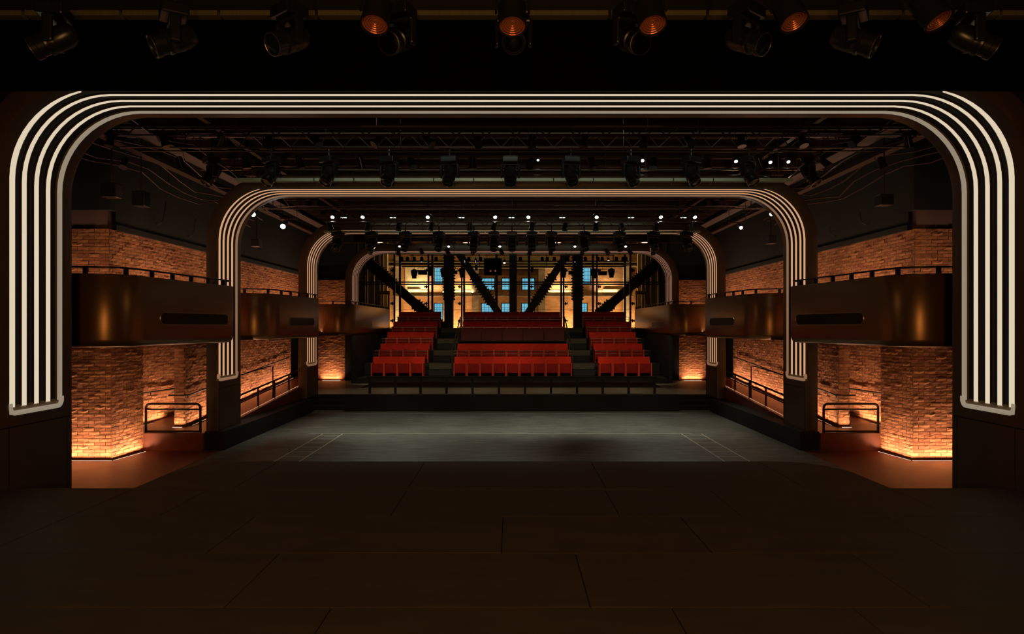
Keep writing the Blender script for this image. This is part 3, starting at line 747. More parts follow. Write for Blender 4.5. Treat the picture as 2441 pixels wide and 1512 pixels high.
# one seat, then copies
def make_seat():
    t = thing('theatre_seat', '', 'seat')
    mb = MB(); M4 = Matrix.Translation((0, 0.26, 0.30)) @ Matrix.Rotation(math.radians(-9), 4, 'X')
    mb.box(-0.2747, -0.04, 0, 0.2747, 0.05, 0.535, M=M4); mb.obj('backrest', M['seat'], t, bevel=0.008)
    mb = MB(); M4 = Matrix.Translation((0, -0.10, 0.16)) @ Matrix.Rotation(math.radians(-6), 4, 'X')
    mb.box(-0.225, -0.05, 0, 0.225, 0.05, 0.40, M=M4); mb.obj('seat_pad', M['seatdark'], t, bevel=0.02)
    for sx in (-1, 1):
        MB().box(sx*0.250-0.022, -0.20, 0.0, sx*0.250+0.022, 0.30, 0.585).obj('armrest', M['seatarm'], t, bevel=0.008)
    MB().box(-0.22, 0.0, 0.0, 0.22, 0.06, 0.12).obj('pedestal', M['carpet'], t)
    return t
proto = make_seat(); used = False
rown = ['front row', 'second row', 'third row', 'fourth row', 'back row']
def place_seat(x, d, z, label, group):
    global used
    o = proto if not used else copy_tree(proto); used = True
    o.location = (x, d, z); o['label'] = label; o['group'] = group
def where(k, n, blk):
    if blk == 'centre':
        return ['at the left end','second from the left end','third from the left end','fourth from the left end','in the very middle','fourth from the right end','third from the right end','second from the right end','at the right end'][k]
    seq = ['at the outer end','second from the outer end','second from the aisle','at the aisle end']
    return seq[k] if blk == 'left' else seq[3-k]
for i, d in enumerate(RD):
    z = R0 + RISE*i
    for blk, xc, n in (('left', -4.80, 4), ('centre', 0.03, 9), ('right', 4.75, 4)):
        if blk == 'centre' and i == 2: continue
        for k in range(n):
            x = xc + (k-(n-1)/2)*0.55
            lb = f'red upholstered seat in the {rown[i]} of the {blk} block, {where(k, n, blk)}'
            place_seat(x, d, z+0.002, lb, f'red seats of the {blk} block')
# rails before the rows
for i, d in enumerate(RD):
    if i == 0: continue
    z = R0+RISE*i
    for blk, x0, x1 in (('left', -5.95, -3.62), ('centre', -2.55, 2.60), ('right', 3.60, 5.92)):
        if blk == 'centre' and i == 2: continue
        y = d-0.74; o = ((x0+x1)/2, y, z)
        t = thing('row_rail', f'thin metal rail before the {rown[i]} of the {blk} seat block', 'railing', o, 0, 'rails before the seat rows')
        h = 0.55
        rail_run(t, [(x0, y, z+h), (x1, y, z+h)], 0.016, 'top_bar', o, 'railrow')
        rail_run(t, [(x0, y, z+h-0.13), (x1, y, z+h-0.13)], 0.011, 'lower_bar', o, 'railrow')
        n = 3 if x1-x0 < 3 else 6
        for k in range(n):
            x = x0 + (x1-x0)*k/(n-1)
            MB().box(-0.013, -0.013, 0, 0.013, 0.013, h).obj('rail_post', M['rail'], t, loc=(x-o[0], 0, 0))
# control position in the middle of the centre block
cd = thing('control_desk', 'dark red panelled desk front in the middle of the centre seat block', 'desk', (0.03, 32.18, R0+RISE*2))
for k in range(5):
    MB().box(-2.5+1.0*k+0.01, 0.55, 0.42, -1.5+1.0*k-0.01, 0.62, 0.98).obj('front_panel', M['seatdeep'], cd, bevel=0.01)
MB().box(-2.5, 0.0, 0.0, 2.5, 0.60, 0.40).obj('desk_body', M['carpet'], cd)
MB().box(-2.52, -0.2, 0.40, 2.52, 0.60, 0.43).obj('desk_top', M['black'], cd)
# aisle handrails
for s, side in ((-1, 'left'), (1, 'right')):
    x = s*2.62 if s < 0 else s*2.66; o = (x, 31.5, 1.6)
    t = thing('aisle_handrail', f'sloping olive handrail climbing the {side} aisle beside the centre block', 'railing', o)
    A = (x, 29.9, R0+0.51+0.55); Bp = (x, 34.6, R0+RISE*4+0.55)
    rail_run(t, [(x, 29.9, R0+0.45), A, Bp, (x, 34.6, R0+RISE*4-0.02)], 0.03, 'handrail', o, 'tread')
    for q in (0.33, 0.66):
        y = A[1]+(Bp[1]-A[1])*q; z = A[2]+(Bp[2]-A[2])*q
        MB().box(-0.02, y-0.02-o[1], z-1.1-o[2], 0.02, y+0.02-o[1], z-o[2]).obj('rail_post', M['tread'], t)
# ================================================================== GLASS WALL AND FAR HALL
gw = thing('glass_wall', 'tall glass wall of thin dark posts behind the back row of seats', 'glass wall', (0, 37, 2.4))
g0 = (0, 37, 2.4)
XS = [-8.4, -6.37, -4.53, -2.72, -0.865, 0.865+0.09, 2.80, 4.60, 6.42, 8.4]
for x in XS: MB().box(-0.042, -0.05, -2.4, 0.042, 0.05, 5.4).obj('front_post', M['steel'], gw, loc=(x, 0, 0))
for x in XS:
    if abs(x) > 8: continue
    for z in (PZ(645, 37), PZ(682+2, 37), PZ(724, 37), PZ(765, 37)):
        sg = 1 if x > 0 else -1
        b = MB(); b.box(-0.02 if sg > 0 else -0.18, -0.03, -0.03, 0.18 if sg > 0 else 0.02, 0.03, 0.03)
        b.box(0.10*sg-0.035, -0.05, -0.085, 0.10*sg+0.035, 0.05, 0.085); b.box(0.19*sg-0.02, -0.05, -0.06, 0.19*sg+0.02, 0.05, 0.06)
        b.obj('spider_bracket', M['steel'], gw, loc=(x, -0.06, z-2.4))
for x in XS: MB().box(-0.055, 1.75, -2.4, 0.055, 1.87, 5.4).obj('rear_post', M['steel'], gw, loc=(x, 0, 0))
for z, y in ((PZ(673, 37), -0.06), (PZ(678, 38.8), 1.8)):
    MB().box(-8.5, y-0.04, z-0.032-2.4, 8.5, y+0.04, z+0.032-2.4).obj('transom', M['steel'], gw)
for xa, xb in zip(XS, XS[1:]):
    for za, zb in ((-1.6, PZ(673, 37)-2.4-0.04), (PZ(673, 37)-2.4+0.04, 5.3)):
        MB().box(xa+0.05, 0.10, za, xb-0.05, 0.115, zb).obj('glass_pane', M['wallglass'], gw)
MB().tube([(-6.4, 0.05, PZ(739, 37)-2.4), (6.4, 0.05, PZ(739, 37)-2.4)], 0.010, 6).obj('tension_cable', M['steel'], gw)
# riveted steel columns and braces
TD = 40.3
def member(name, label, pa, pb, wd, studs, cat='column', group=None):
    a = Vector((PX(pa[0], TD), 0, PZ(pa[1], TD))); b = Vector((PX(pb[0], TD), 0, PZ(pb[1], TD)))
    c = (a+b)/2; L_ = (b-a).length; ax = (b-a).normalized(); sd = Vector((ax.z, 0, -ax.x))
    t = thing(name, label, cat, (c.x, TD, c.z), 0, group)
    R3 = Matrix((ax, Vector((0, 1, 0)), sd)).transposed().to_4x4()
    m = MB(); m.box(-L_/2, -0.22, -wd/2, L_/2, 0.22, wd/2, M=R3); m.box(-L_/2, -0.30, -wd/2, L_/2, -0.22, -wd/2+0.08, M=R3); m.box(-L_/2, -0.30, wd/2-0.08, L_/2, -0.22, wd/2, M=R3)
    body = m.obj('web', M['steel'], t)
    for (t0, t1) in studs:
        pm = MB(); pm.box(-L_/2+L_*t0, -0.27, -wd/2-0.035, -L_/2+L_*t1, 0.26, wd/2+0.035, M=R3); pm.obj('splice_plate', M['steel'], t)
        n = max(2, int(L_*(t1-t0)/0.165))
        for k in range(n):
            u = -L_/2 + L_*(t0+(t1-t0)*(k+0.5)/n)
            for sg in (-1, 1):
                rv = MB(); rv.lathe([(0.045, 0), (0.045, 0.05), (0.03, 0.085)], 6, M=R3 @ Matrix.Translation((u, 0, sg*(wd/2+0.035))) @ Matrix.Rotation(0 if sg > 0 else PI, 4, 'X'))
                rv.obj('rivet', M['steel'], t)
    return t
BT, TP = 800, 575
member('steel_column', 'riveted dark steel column left of the centre, behind the left aisle', (1071, BT), (1071, TP), 0.50, [(0.37, 0.93)], group='riveted steel frame behind the glass wall')
member('steel_column', 'riveted dark steel column right of the centre, behind the right aisle', (1377, BT), (1377, TP), 0.50, [(0.37, 0.93)], group='riveted steel frame behind the glass wall')
member('steel_column', 'plain dark steel column in the middle of the glass wall', (1223.5, BT), (1223.5, TP), 0.44, [], group='riveted steel frame behind the glass wall')
for sg, sd in ((-1, 'left'), (1, 'right')):
    mx = lambda x: x if sg < 0 else 2*1224-x
    member('steel_brace', f'long shallow riveted brace at the far {sd} of the glass wall', (mx(1075), 799), (mx(862), 610), 0.52, [(0.10, 0.40), (0.64, 0.97)], 'brace', 'riveted steel frame behind the glass wall')
    member('steel_brace', f'steep riveted brace just {sd} of the middle steel column', (mx(1214), 784), (mx(1078), 580), 0.42, [(0.30, 0.62)], 'brace', 'riveted steel frame behind the glass wall')
# far brick wall with windows cut into it
WD = 47.0
wins = []   # (px0, px1, py_top, py_bot, name)
for i, (a, b, c, d) in enumerate([(1034,1056,637,677),(1388,1410,637,677),(1147,1180,662,692),(1196,1228,662,692),(1244,1276,662,692),
                       (1034,1056,722,776),(1386,1402,722,776),(1147,1181,722,764),(1195,1228,722,764),(1243,1275,722,764),(858,867,664,694),(905,915,722,738)]):
    wins.append((PX(a, WD), PX(b, WD), PZ(d, WD), PZ(c, WD), i+1))
def wall_with_holes(name, x0, x1, z0, z1, holes, mat, y0, th):
    xs = sorted({x0, x1, *[h[0] for h in holes], *[h[1] for h in holes]}); zs = sorted({z0, z1, *[h[2] for h in holes], *[h[3] for h in holes]})
    mb = MB()
    for xa, xb in zip(xs, xs[1:]):
        for za, zb in zip(zs, zs[1:]):
            cx, cz = (xa+xb)/2, (za+zb)/2
            if any(h[0] < cx < h[1] and h[2] < cz < h[3] for h in holes): continue
            mb.box(xa, y0, za, xb, y0+th, zb)
    import bmesh
    me = mb.mesh(name, mat); bm = bmesh.new(); bm.from_mesh(me); bmesh.ops.remove_doubles(bm, verts=bm.verts, dist=1e-5); bm.to_mesh(me); bm.free()
    return struct(link(me, name))
wall_with_holes('wall_back', -11, 11, -0.3, 9.7, wins, M['farbrick'], WD, 0.45)
for x0, x1, z0, z1, n in wins:
    t = bpy.data.objects.new('window_%d' % n, None); COL.objects.link(t); t['kind'] = 'structure'; t.location = ((x0+x1)/2, WD+0.2, z0)
    wx, hz = (x1-x0)/2, z1-z0
    fr = MB(); 
    fr.box(-wx, -0.04, 0, -wx+0.05, 0.04, hz); fr.box(wx-0.05, -0.04, 0, wx, 0.04, hz); fr.box(-wx, -0.04, 0, wx, 0.04, 0.05); fr.box(-wx, -0.04, hz-0.05, wx, 0.04, hz)
    fr.obj('window_frame', M['black'], t)
    nx = max(1, round(2*wx/0.24)); nz = max(1, round(hz/0.30))
    for k in range(1, nx): MB().box(-wx+2*wx*k/nx-0.010, -0.02, 0.04, -wx+2*wx*k/nx+0.010, 0.02, hz-0.04).obj('glazing_bar', M['black'], t)
    for k in range(1, nz): MB().box(-wx+0.04, -0.02, hz*k/nz-0.010, wx-0.04, 0.02, hz*k/nz+0.010).obj('glazing_bar', M['black'], t)
    MB().box(-wx+0.03, 0.022, 0.03, wx-0.03, 0.03, hz-0.03).obj('pane', M['glass'], t)
# dressings of the far wall
def far(px0, px1, py0, py1, mat, y=0.0, th=0.12, name='trim_5', D=None):
    D_ = WD-y-th
    x0, x1 = PX(px0, D_), PX(px1, D_); z0, z1 = PZ(py1, D_), PZ(py0, D_)
    return struct(MB().box(x0, D_, z0, x1, D_+th, z1).obj(name, M[mat]))
far(935, 1510, 704, 707, 'concrete', 0.0, 0.45, 'trim_5')            # ledge
far(972, 1004, 690, 697, 'concrete', 0.0, 0.2, 'trim_6')
far(1438, 1482, 690, 697, 'concrete', 0.0, 0.2, 'trim_7')
for a, b, m, nme in ((966, 1021, 'plaster', 'trim_8'), (1083, 1125, 'plaster', 'trim_9'), (1301, 1366, 'plaster', 'trim_10'), (1424, 1478, 'plaster', 'trim_11')):
    far(a, b, 692, 703.5, m, 0, 0.06, nme)
far(966, 1021, 637, 690, 'plaster', 0, 0.04, 'trim_12')
far(1125, 1320, 612, 640, 'olive', 0, 0.5, 'trim_13')  # olive slab puts the dimmer light of the upper centre into colour
for a, b in ((940, 953), (1056, 1062), (1125, 1142), (1284, 1300), (1488, 1500)):
    far(a, b, 612, 800, 'concrete' if a not in (940, 1488) else 'plaster', 0, 0.35, 'trim_14')
far(905, 1530, 632, 636, 'concrete', 0, 0.6, 'trim_15')
far(905, 1530, 622, 625, 'olive', 0, 0.8, 'trim_16')
# side bays at both ends: olive panels and a framed opening
for s, side in ((-1, 'left'), (1, 'right')):
    mx = lambda x: x if s < 0 else 2*1222.5-x
    for a, b, D_, mt in ((866, 876, 41, 'olive'), (884, 892, 42, 'olive'), (893, 906, 43.5, 'olive'), (907, 914, 43, 'olive'), (916, 924, 44, 'plaster')):
        x0, x1 = sorted((PX(mx(a), D_), PX(mx(b), D_)))
        struct(MB().box(x0, D_, 0, x1, D_+0.3, 9.4).obj('trim_17' if s < 0 else 'trim_18', M[mt]))
    x0, x1 = sorted((PX(mx(845), 44.5), PX(mx(905), 44.5)))
    struct(MB().box(x0, 44.5, 0, x1, 44.7, 9.4).obj('wall_'+side, M['olive']))
    D_ = 42.6; xa, xb = PX(mx(905), D_), PX(mx(929), D_); lo, hi = sorted((xa, xb))
    t = thing('door_surround', f'brown framed opening seen past the {side} end of the glass wall', 'door frame', ((lo+hi)/2, D_, 0)); o = (lo+hi)/2
    zt_ = PZ(694, D_)
    MB().box(lo-o, -0.1, 0, lo-o+0.10, 0.1, zt_).obj('jamb', M['concrete'], t); MB().box(hi-o-0.10, -0.1, 0, hi-o, 0.1, zt_).obj('jamb', M['concrete'], t)
    MB().box(lo-o, -0.12, zt_-0.22, hi-o, 0.12, zt_).obj('lintel', M['concrete'], t)
struct(MB().box(-11, 37.0, 0, 11, 48, 0.3).obj('floor', M['concrete']))
# uplights of the far hall
for px, pw in ((943, 150), (1000, 110), (1094, 170), (1056, 60), (1150, 40), (1290, 40), (1352, 170), (1442, 110), (1500, 150)):
    x = PX(px, WD-0.8)
    area_light('hall_uplight', (x, WD-0.75, 1.7), (x, WD-0.15, 5.2), 0.5, 0.15, pw*0.95, (1.0, 0.64, 0.30), math.radians(130))
for px, pw in ((993, 70), (1040, 40), (1104, 90), (1335, 90), (1450, 70)):
    x = PX(px, WD-0.5)
    area_light('ledge_uplight', (x, WD-0.40, PZ(702, WD)+0.08), (x, WD-0.1, PZ(640, WD)), 1.3, 0.05, pw*0.7, (1.0, 0.76, 0.44), math.radians(150))
for x in (-6.5, -2.5, 2.5, 6.5):
    area_light('hall_lamp', (x, 44.2, 8.9), (x, 47, 5.0), 0.6, 0.6, 18, (1.0, 0.66, 0.32))

# ================================================================== RIG: trusses, trays, beams
def truss(D, zt_, zb_, x0, x1, label, depth=0.25, step=0.55):
    t = thing('lighting_truss', label, 'truss', ((x0+x1)/2, D, zb_), 0, 'trusses in the ceiling rig'); cx = (x0+x1)/2
    for yy, z in ((0, zt_), (depth, zt_), (depth/2, zb_)):
        MB().tube([(x0-cx, yy, z-zb_), (x1-cx, yy, z-zb_)], 0.022, 6).obj('chord', M['truss'], t)
    for q in range(5):
        xx = x0-cx+0.4+(x1-x0-0.8)*q/4
        MB().tube([(xx, depth/2, zt_-zb_-0.01), (xx, depth/2, 7.5-zb_)], 0.012, 5).obj('hanger_rod', M['truss'], t)
    n = int((x1-x0)/step); me = None
    br = MB(); br.tube([(0, 0, zt_-zb_), (step/2, depth/2, 0)], 0.011, 4); m1 = br.mesh('brace', M['truss'])
    br = MB(); br.tube([(step/2, depth/2, 0), (step, 0, zt_-zb_)], 0.011, 4); m2 = br.mesh('brace', M['truss'])
    for k in range(n):
        for m_ in (m1, m2):
            o = bpy.data.objects.new('brace', m_); COL.objects.link(o); o.parent = t; o.location = (x0-cx+k*step, 0, 0)
    return t
truss(12.4, PZ(298, 12.4), PZ(318, 12.4), -7.9, 7.9, 'lighting truss nearest behind the first arch, high across the hall')
truss(14.175, PZ(322, 14.3), PZ(352, 14.3), -8.2, 8.2, 'lighting truss that carries the eleven large moving lights')
truss(17.6, PZ(396, 17.6), PZ(418, 17.6), -7.6, -3.6, 'short lighting truss at the left beyond the large moving lights', step=0.4)
truss(19.8, PZ(508, 19.8), PZ(528, 19.8), -5.4, 5.6, 'lighting truss seen through the second arch', step=0.6)
truss(21.075, PZ(600, 21.2)+1.00, PZ(600, 21.2)+0.80, -5.6, 5.6, 'lighting truss that carries the small moving lights before the third arch', step=0.5)
def batten(D, py, x0, x1, r, label, sag=0.0):
    c = (x0+x1)/2; o = tag(MB().tube([(x0-c, 0, 0), (-(x1-x0)/4, 0, -sag*0.7), (0, 0, -sag), ((x1-x0)/4, 0, -sag*0.7), (x1-c, 0, 0)], r, 6).obj('pipe_batten', M['truss'], loc=(c, D, PZ(py, D))), label, 'pipe', 'pipe battens in the rig')
    for q in (0.06, 0.35, 0.65, 0.94):
        MB().tube([(x0-c+(x1-x0)*q, 0, -0.012), (x0-c+(x1-x0)*q, 0, 7.5-PZ(py, D))], 0.010, 5).obj('hanger_rod', M['truss'], o)
for D, py, r, nm in ((11.2, 300, 0.020, 'pipe batten closest behind the header of the first arch'), (12.9, 351, 0.018, 'pipe batten just below the nearest truss'), (13.6, 360, 0.016, 'pipe batten halfway between nearest truss and large moving lights'),
                     (16.2, 404, 0.03, 'thick pipe batten behind the large moving lights'), (18.6, 497, 0.018, 'pipe batten high inside the second arch'), (24.5, 578, 0.016, 'pipe batten between third and fourth arch')):
    batten(D, py, -7.4, 7.4, r, nm, 0.02)
for D, py, th, pa, pb, lab in ((15.30, 429, 0.062, 560, 1890, 'second arch'), (21.98, 552.5, 0.055, 772, 1670, 'third arch'), (28.2, 604.5, 0.045, 925, 1520, 'fourth arch')):
    t = thing('cable_tray', f'segmented grey-green tray above the header of the {lab}', 'tray', (0, D, PZ(py, D)))
    x0, x1 = PX(pa, D), PX(pb, D); n = 14; st_ = (x1-x0)/n
    for k in range(n):
        MB().box(x0+k*st_+0.012, -0.04, -th/2, x0+(k+1)*st_-0.012, 0.14, th/2).obj('tray_segment', M['tray'], t)
    MB().box(x0, 0.0, th/2, x1, 0.12, th/2+0.012).obj('tray_back', M['black'], t)
    for q in range(5):
        xx = x0+0.3+(x1-x0-0.6)*q/4; MB().tube([(xx, 0.06, th/2), (xx, 0.06, 7.5-PZ(py, D))], 0.008, 5).obj('hanger_rod', M['truss'], t)
# pale batten above the near border
t = thing('cable_tray', 'dim olive tray showing above the black border at the very top', 'tray', (0, 8.4, 6.6))
for k in range(12):
    xa = -7.2 + k*1.2
    MB().box(xa+0.02, -0.03, PZ(39, 8.4)-6.6, xa+1.18, 0.10, PZ(27, 8.4)-6.6).obj('tray_segment', M['olive'], t)
# longitudinal beams and cable runs on both sides
for s, side in ((-1, 'left'), (1, 'right')):
    for k, (x, z, w_, lab) in enumerate(((7.10, 6.50, 0.36, 'lower'), (7.55, 6.30, 0.20, 'outer'), (6.2, 6.95, 0.12, 'upper inner'))):
        mb = MB(); mb.box(-w_/2, -8.4, -0.01, w_/2, 8.4, 0.01); mb.box(-0.01, -8.4, 0, 0.01, 8.4, 0.14); mb.box(-w_/2, -8.4, 0.13, w_/2, 8.4, 0.15)
        o = mb.obj('steel_beam', M['beam'] if k == 0 else M['truss'], loc=(s*x, 19.4, z)); tag(o, f'{lab} dark steel beam running deep along the {side} of the ceiling', 'beam', 'long beams in the ceiling')
    for k in range(5):
        rnd = random.Random(k*3+s); x = [6.65, 7.3, 7.85, 8.05, 8.2][k]; pts = []
        for q in range(12): pts.append((rnd.uniform(-0.06, 0.06), q*0.9-5, rnd.uniform(-0.05, 0.05)-0.12*math.sin(q*1.3)))
        o = MB().tube(pts, 0.018, 5).obj('cable_run', M['truss'], loc=(s*x, 16.5, 6.48-0.1*k))
        for q in (1, 5, 10): MB().tube([pts[q], (pts[q][0], pts[q][1], 7.275-(6.48-0.1*k))], 0.006, 4).obj('hook_wire', M['truss'], o)
        tag(o, f'loose cable running along the {side} ceiling edge, {ORD[k]} out from the hall middle', 'cable', 'ceiling cables')
    # hanging cable loops on the dark upper wall
    for k, (px, py, D, r) in enumerate(((2065, 505, 16.1, 0.30), (1990, 540, 17.7, 0.26))):
        x = PX(px, D) if s > 0 else -PX(px, D)
        pts = [(r*0.5*math.cos(a), 0, r*math.sin(a)) for a in [PI+PI*q/10 for q in range(11)]]
        pts[-1] = (r*0.62, 0, r*0.8)
        o = MB().tube(pts, 0.010, 5).obj('cable_loop', M['rail'], loc=(x, D, PZ(py, D))); tag(o, f'{"larger" if k == 0 else "smaller"} cable loop hanging by the {side} upper wall', 'cable')
# ------------------------------------------------------------------ moving heads
def make_mover():
    t = thing('moving_light', '', 'stage light')
    b = MB(); b.box(-0.17, -0.14, -0.13, 0.17, 0.14, 0); b.obj('base', M['blackgloss'], t, bevel=0.02)
    cl = MB(); cl.tube([(0, 0, 0), (0, 0, 0.21)], 0.020, 6); cl.box(-0.13, -0.02, 0.0, 0.13, 0.02, 0.03); cl.obj('hook_clamp', M['rail'], t)
    y = MB(); y.box(-0.195, -0.06, -0.19, 0.195, 0.06, -0.14); y.box(-0.205, -0.055, -0.44, -0.155, 0.055, -0.15); y.box(0.155, -0.055, -0.44, 0.205, 0.055, -0.15)
    yk = y.obj('yoke', M['blackgloss'], t, bevel=0.022)
    h = MB(); h.lathe([(0.05, 0.24), (0.10, 0.225), (0.128, 0.16), (0.132, 0.02), (0.128, -0.04), (0.135, -0.05), (0.135, -0.09), (0.118, -0.10), (0.118, -0.17), (0.128, -0.175), (0.128, -0.23), (0.112, -0.235), (0.105, -0.215)], 24)
    hd = h.obj('head', M['blackgloss'], t, smooth=True, loc=(0, 0, -0.37)); 
    ln = MB(); ln.lathe([(0.104, -0.214), (0.09, -0.220), (0.05, -0.228), (0.01, -0.230)], 24); ln.obj('lens', M['slot_glass'], hd, smooth=True)
    rg = MB(); rg.tube([(0.120*math.cos(a), 0.120*math.sin(a), -0.236) for a in [2*PI*q/24 for q in range(24)]], 0.005, 5, closed=True); rg.obj('bezel', M['brass'], hd)
    return t
mv = make_mover(); mv_used = False
def place_mover(x, D, z, pan, tilt, label, group, scale=1.0):
    global mv_used
    o = mv if not mv_used else copy_tree(mv); mv_used = True
    o.location = (x, D, z); o.rotation_euler = (0, 0, pan); o.scale = (scale,)*3; o['label'] = label; o['group'] = group
    for c in o.children:
        if c.name.startswith('head'): c.rotation_euler = (tilt, 0, 0)
big = [505, 648, 785, 928, 1072, 1217, 1362, 1505, 1648, 1785, 1932]
desc = ['leftmost, turned far outward', 'second from the left', 'third from the left', 'fourth from the left', 'fifth from the left', 'in the middle of the row', 'fifth from the right', 'fourth from the right', 'third from the right', 'second from the right', 'rightmost, turned far outward']
for i, px in enumerate(big):
    D = 14.3; tz = PZ(443, D)+0.60
    pan = (-(i-5)/5.0)
    place_mover(PX(px, D), D, tz, -pan*0.75 if False else (i-5)/5.0*0.85, math.radians(-33), f'large black moving light under the near truss, {desc[i]}', 'large moving lights')
small = [806, 886, 967, 1047, 1130, 1178, 1221, 1268, 1315, 1393, 1477, 1558, 1637]
for i, px in enumerate(small):
    D = 21.2; n = len(small)
    lab = 'in the middle' if i == 6 else (ORD[i]+' from the left' if i < 6 else ORD[n-1-i]+' from the right')
    place_mover(PX(px, D), D, PZ(600, D)+0.60, (i-6)/6*0.5, math.radians(-28), f'small dark moving light in the row before the third arch, {lab}', 'small moving lights', 0.96)
near = [130, 415, 690, 950, 1225, 1505, 1780, 2035, 2320]
for i, px in enumerate(near):
    D = 7.5; n = len(near)
    lab = 'in the middle' if i == 4 else (ORD[i]+' from the left' if i < 4 else ORD[n-1-i]+' from the right')
    place_mover(PX(px, D), D, PZ(125, D)+0.50, (i-4)/4*1.35, math.radians(-62), f'near moving light hardly lit at the picture top, {lab}', 'near moving lights', 1.0)
# par cans with copper reflectors near the camera
def make_par():
    t = thing('par_can', '', 'stage light')
    c = MB(); c.lathe([(0.055, 0.30), (0.10, 0.27), (0.125, 0.20), (0.128, -0.02), (0.132, -0.03), (0.132, -0.05), (0.120, -0.05), (0.118, 0.0)], 28)
    cn = c.obj('can', M['blackgloss'], t, smooth=True)
    for k, r in enumerate((0.112, 0.09, 0.068, 0.046, 0.024)):
        MB().tube([(r*math.cos(a), r*math.sin(a), -0.028+0.004*k) for a in [2*PI*q/24 for q in range(24)]], 0.007, 5, closed=True).obj('reflector_ring', M['copper'], cn)
    MB().lathe([(0.118, -0.012), (0.06, 0.0), (0.005, 0.004)], 24).obj('lens', M['copper'], cn)
    y = MB(); y.tube([(-0.15, 0, 0.12), (-0.15, 0, 0.42), (0.15, 0, 0.42), (0.15, 0, 0.12)], 0.012, 6); y.obj('yoke', M['blackgloss'], t)
    return t
pr = make_par()
for i, (px, py) in enumerate(((895, 56), (1222, 60), (1555, 57), (1890, 50), (2233, 48))):
    o = pr if i == 0 else copy_tree(pr)
    D = 6.2; o.location = (PX(px, D), D, PZ(py, D)+0.02)
    o.rotation_euler = (math.radians(-24), math.radians([-4, 0, 5, 12, 20][i])*-1, 0)
    o['label'] = f'copper lit par can at the picture top, {["leftmost","second from the left","in the middle","second from the right","rightmost"][i]}'
    o['group'] = 'par cans with copper reflectors'
def pipe(x0, x1, D, z, r, lab, top=7.5, mat='truss', n=4, grp=None):
    o = tag(MB().tube([(x0, 0, 0), (x1, 0, 0)], r, 8).obj('pipe_batten', M[mat], loc=(0, D, z)), lab, 'pipe', grp)
    for q in range(n):
        x = x0+(x1-x0)*(0.05+0.9*q/(n-1)); MB().tube([(x, 0, 0), (x, 0, top-z)], r*0.5, 5).obj('hanger_rod', M[mat], o)
    return o
pipe(-7.5, 7.5, 6.2, PZ(56, 6.2)+0.43, 0.024, 'pipe batten holding the copper par cans', 8.2, 'rail')
pipe(-7.5, 7.5, 7.5, PZ(125, 7.5)+0.72, 0.024, 'pipe batten holding the near moving lights', 8.2, 'rail')
pipe(-6.0, 6.6, 16.5+0.19, PZ(384, 16.5)+0.27, 0.02, 'pipe batten holding the lamps behind the large moving lights')
pipe(-7.0, 7.0, 20.0+0.25, PZ(518, 20)+0.36, 0.02, 'pipe batten holding the bright lamps inside the second arch')
pipe(-4.6, 4.6, 25.0+0.19, PZ(588, 25)+0.27, 0.02, 'pipe batten holding the small lamps before the fourth arch')
pipe(-5.0, 5.0, 33.0+0.215, PZ(623, 33)+0.31, 0.02, 'pipe batten holding the tiny lamps before the glass wall')
# ------------------------------------------------------------------ small white lamps
def make_lamp(bright=True):
    t = thing('downlight', '', 'lamp')
    c = MB(); c.lathe([(0.03, 0.22), (0.07, 0.20), (0.075, 0.0), (0.068, 0.0), (0.06, 0.02)], 16); cn = c.obj('can', M['blackgloss'], t, smooth=True)
    MB().lathe([(0.062, -0.010), (0.062, 0.005), (0.02, 0.012)], 16).obj('bulb', M['lamp'] if bright else M['lampdim'], cn)
    MB().tube([(0, 0, 0.2), (0, 0, 0.42)], 0.010, 6).obj('stem', M['blackgloss'], t)
    return t
L1 = make_lamp(True); L2 = L1; u1 = u2 = False
def place_lamp(px, py, D, label, group, bright=True, sc=1.0, tilt=35):
    global u1, u2
    if bright: o = L1 if not u1 else copy_tree(L1); u1 = True
    else: o = L2 if not u2 else copy_tree(L2); u2 = True
    o.location = P3(px, py, D); o.rotation_euler = (math.radians(-tilt), 0, 0); o.scale = (sc*0.8, sc*0.8, sc); o['label'] = label; o['group'] = group
for i, a in enumerate(MID_LAMPS):
    place_lamp(*a, f'bright white lamp inside the second arch, {ORD[i] if i < 4 else ORD[7-i]} from the {"left" if i < 4 else "right"} of eight', 'bright lamps inside the second arch', sc=1.05)
for px, py, D, lab, sc in ((675, 540, 18.5, 'largest brightest lamp below the left corner of the second arch', 1.35), (604, 511, 17.6, 'lamp half hidden by the left corner of the second arch', 1.2),
                       (1767, 543, 18.5, 'lamp below the right corner of the second arch', 0.9), (1840, 510, 17.6, 'lamp half hidden by the right corner of the second arch', 1.1)):
    place_lamp(px, py, D, lab, 'corner lamps of the second arch', sc=sc, tilt=60)
    p = P3(px, py, D); pipe(p[0]-0.25, p[0]+0.25, D+0.42*sc*0.866, p[2]+0.42*sc*0.5, 0.015, 'short pipe holding the ' + lab, n=2)
for i, (px, py) in enumerate(((1283, 382), (1532, 383), (1755, 385), (1837, 387), (1880, 386), (1957, 380))):
    place_lamp(px, py, 16.5, f'white lamp among the large moving lights, {ORD[i] if i < 3 else ORD[5-i]} from the {"left" if i < 3 else "right"} of six', 'lamps behind the large moving lights', sc=0.55 if i == 0 else 0.8)
for i, px in enumerate((953, 1070, 1192, 1371, 1492)):
    place_lamp(px, 588, 25, f'small white lamp between the small moving lights, {["first from the left","second from the left","in the middle","second from the right","first from the right"][i]}', 'small lamps before the fourth arch', sc=0.8)
for i, (px, py) in enumerate(((1005, 623), (1108, 623), (1134, 623), (1203, 627), (1371, 623), (1451, 622))):
    place_lamp(px, py, 33, f'tiny white lamp hanging before the glass wall, {ORD[i] if i < 3 else ORD[5-i]} from the {"left" if i < 3 else "right"} of six', 'tiny lamps before the glass wall', sc=0.9)
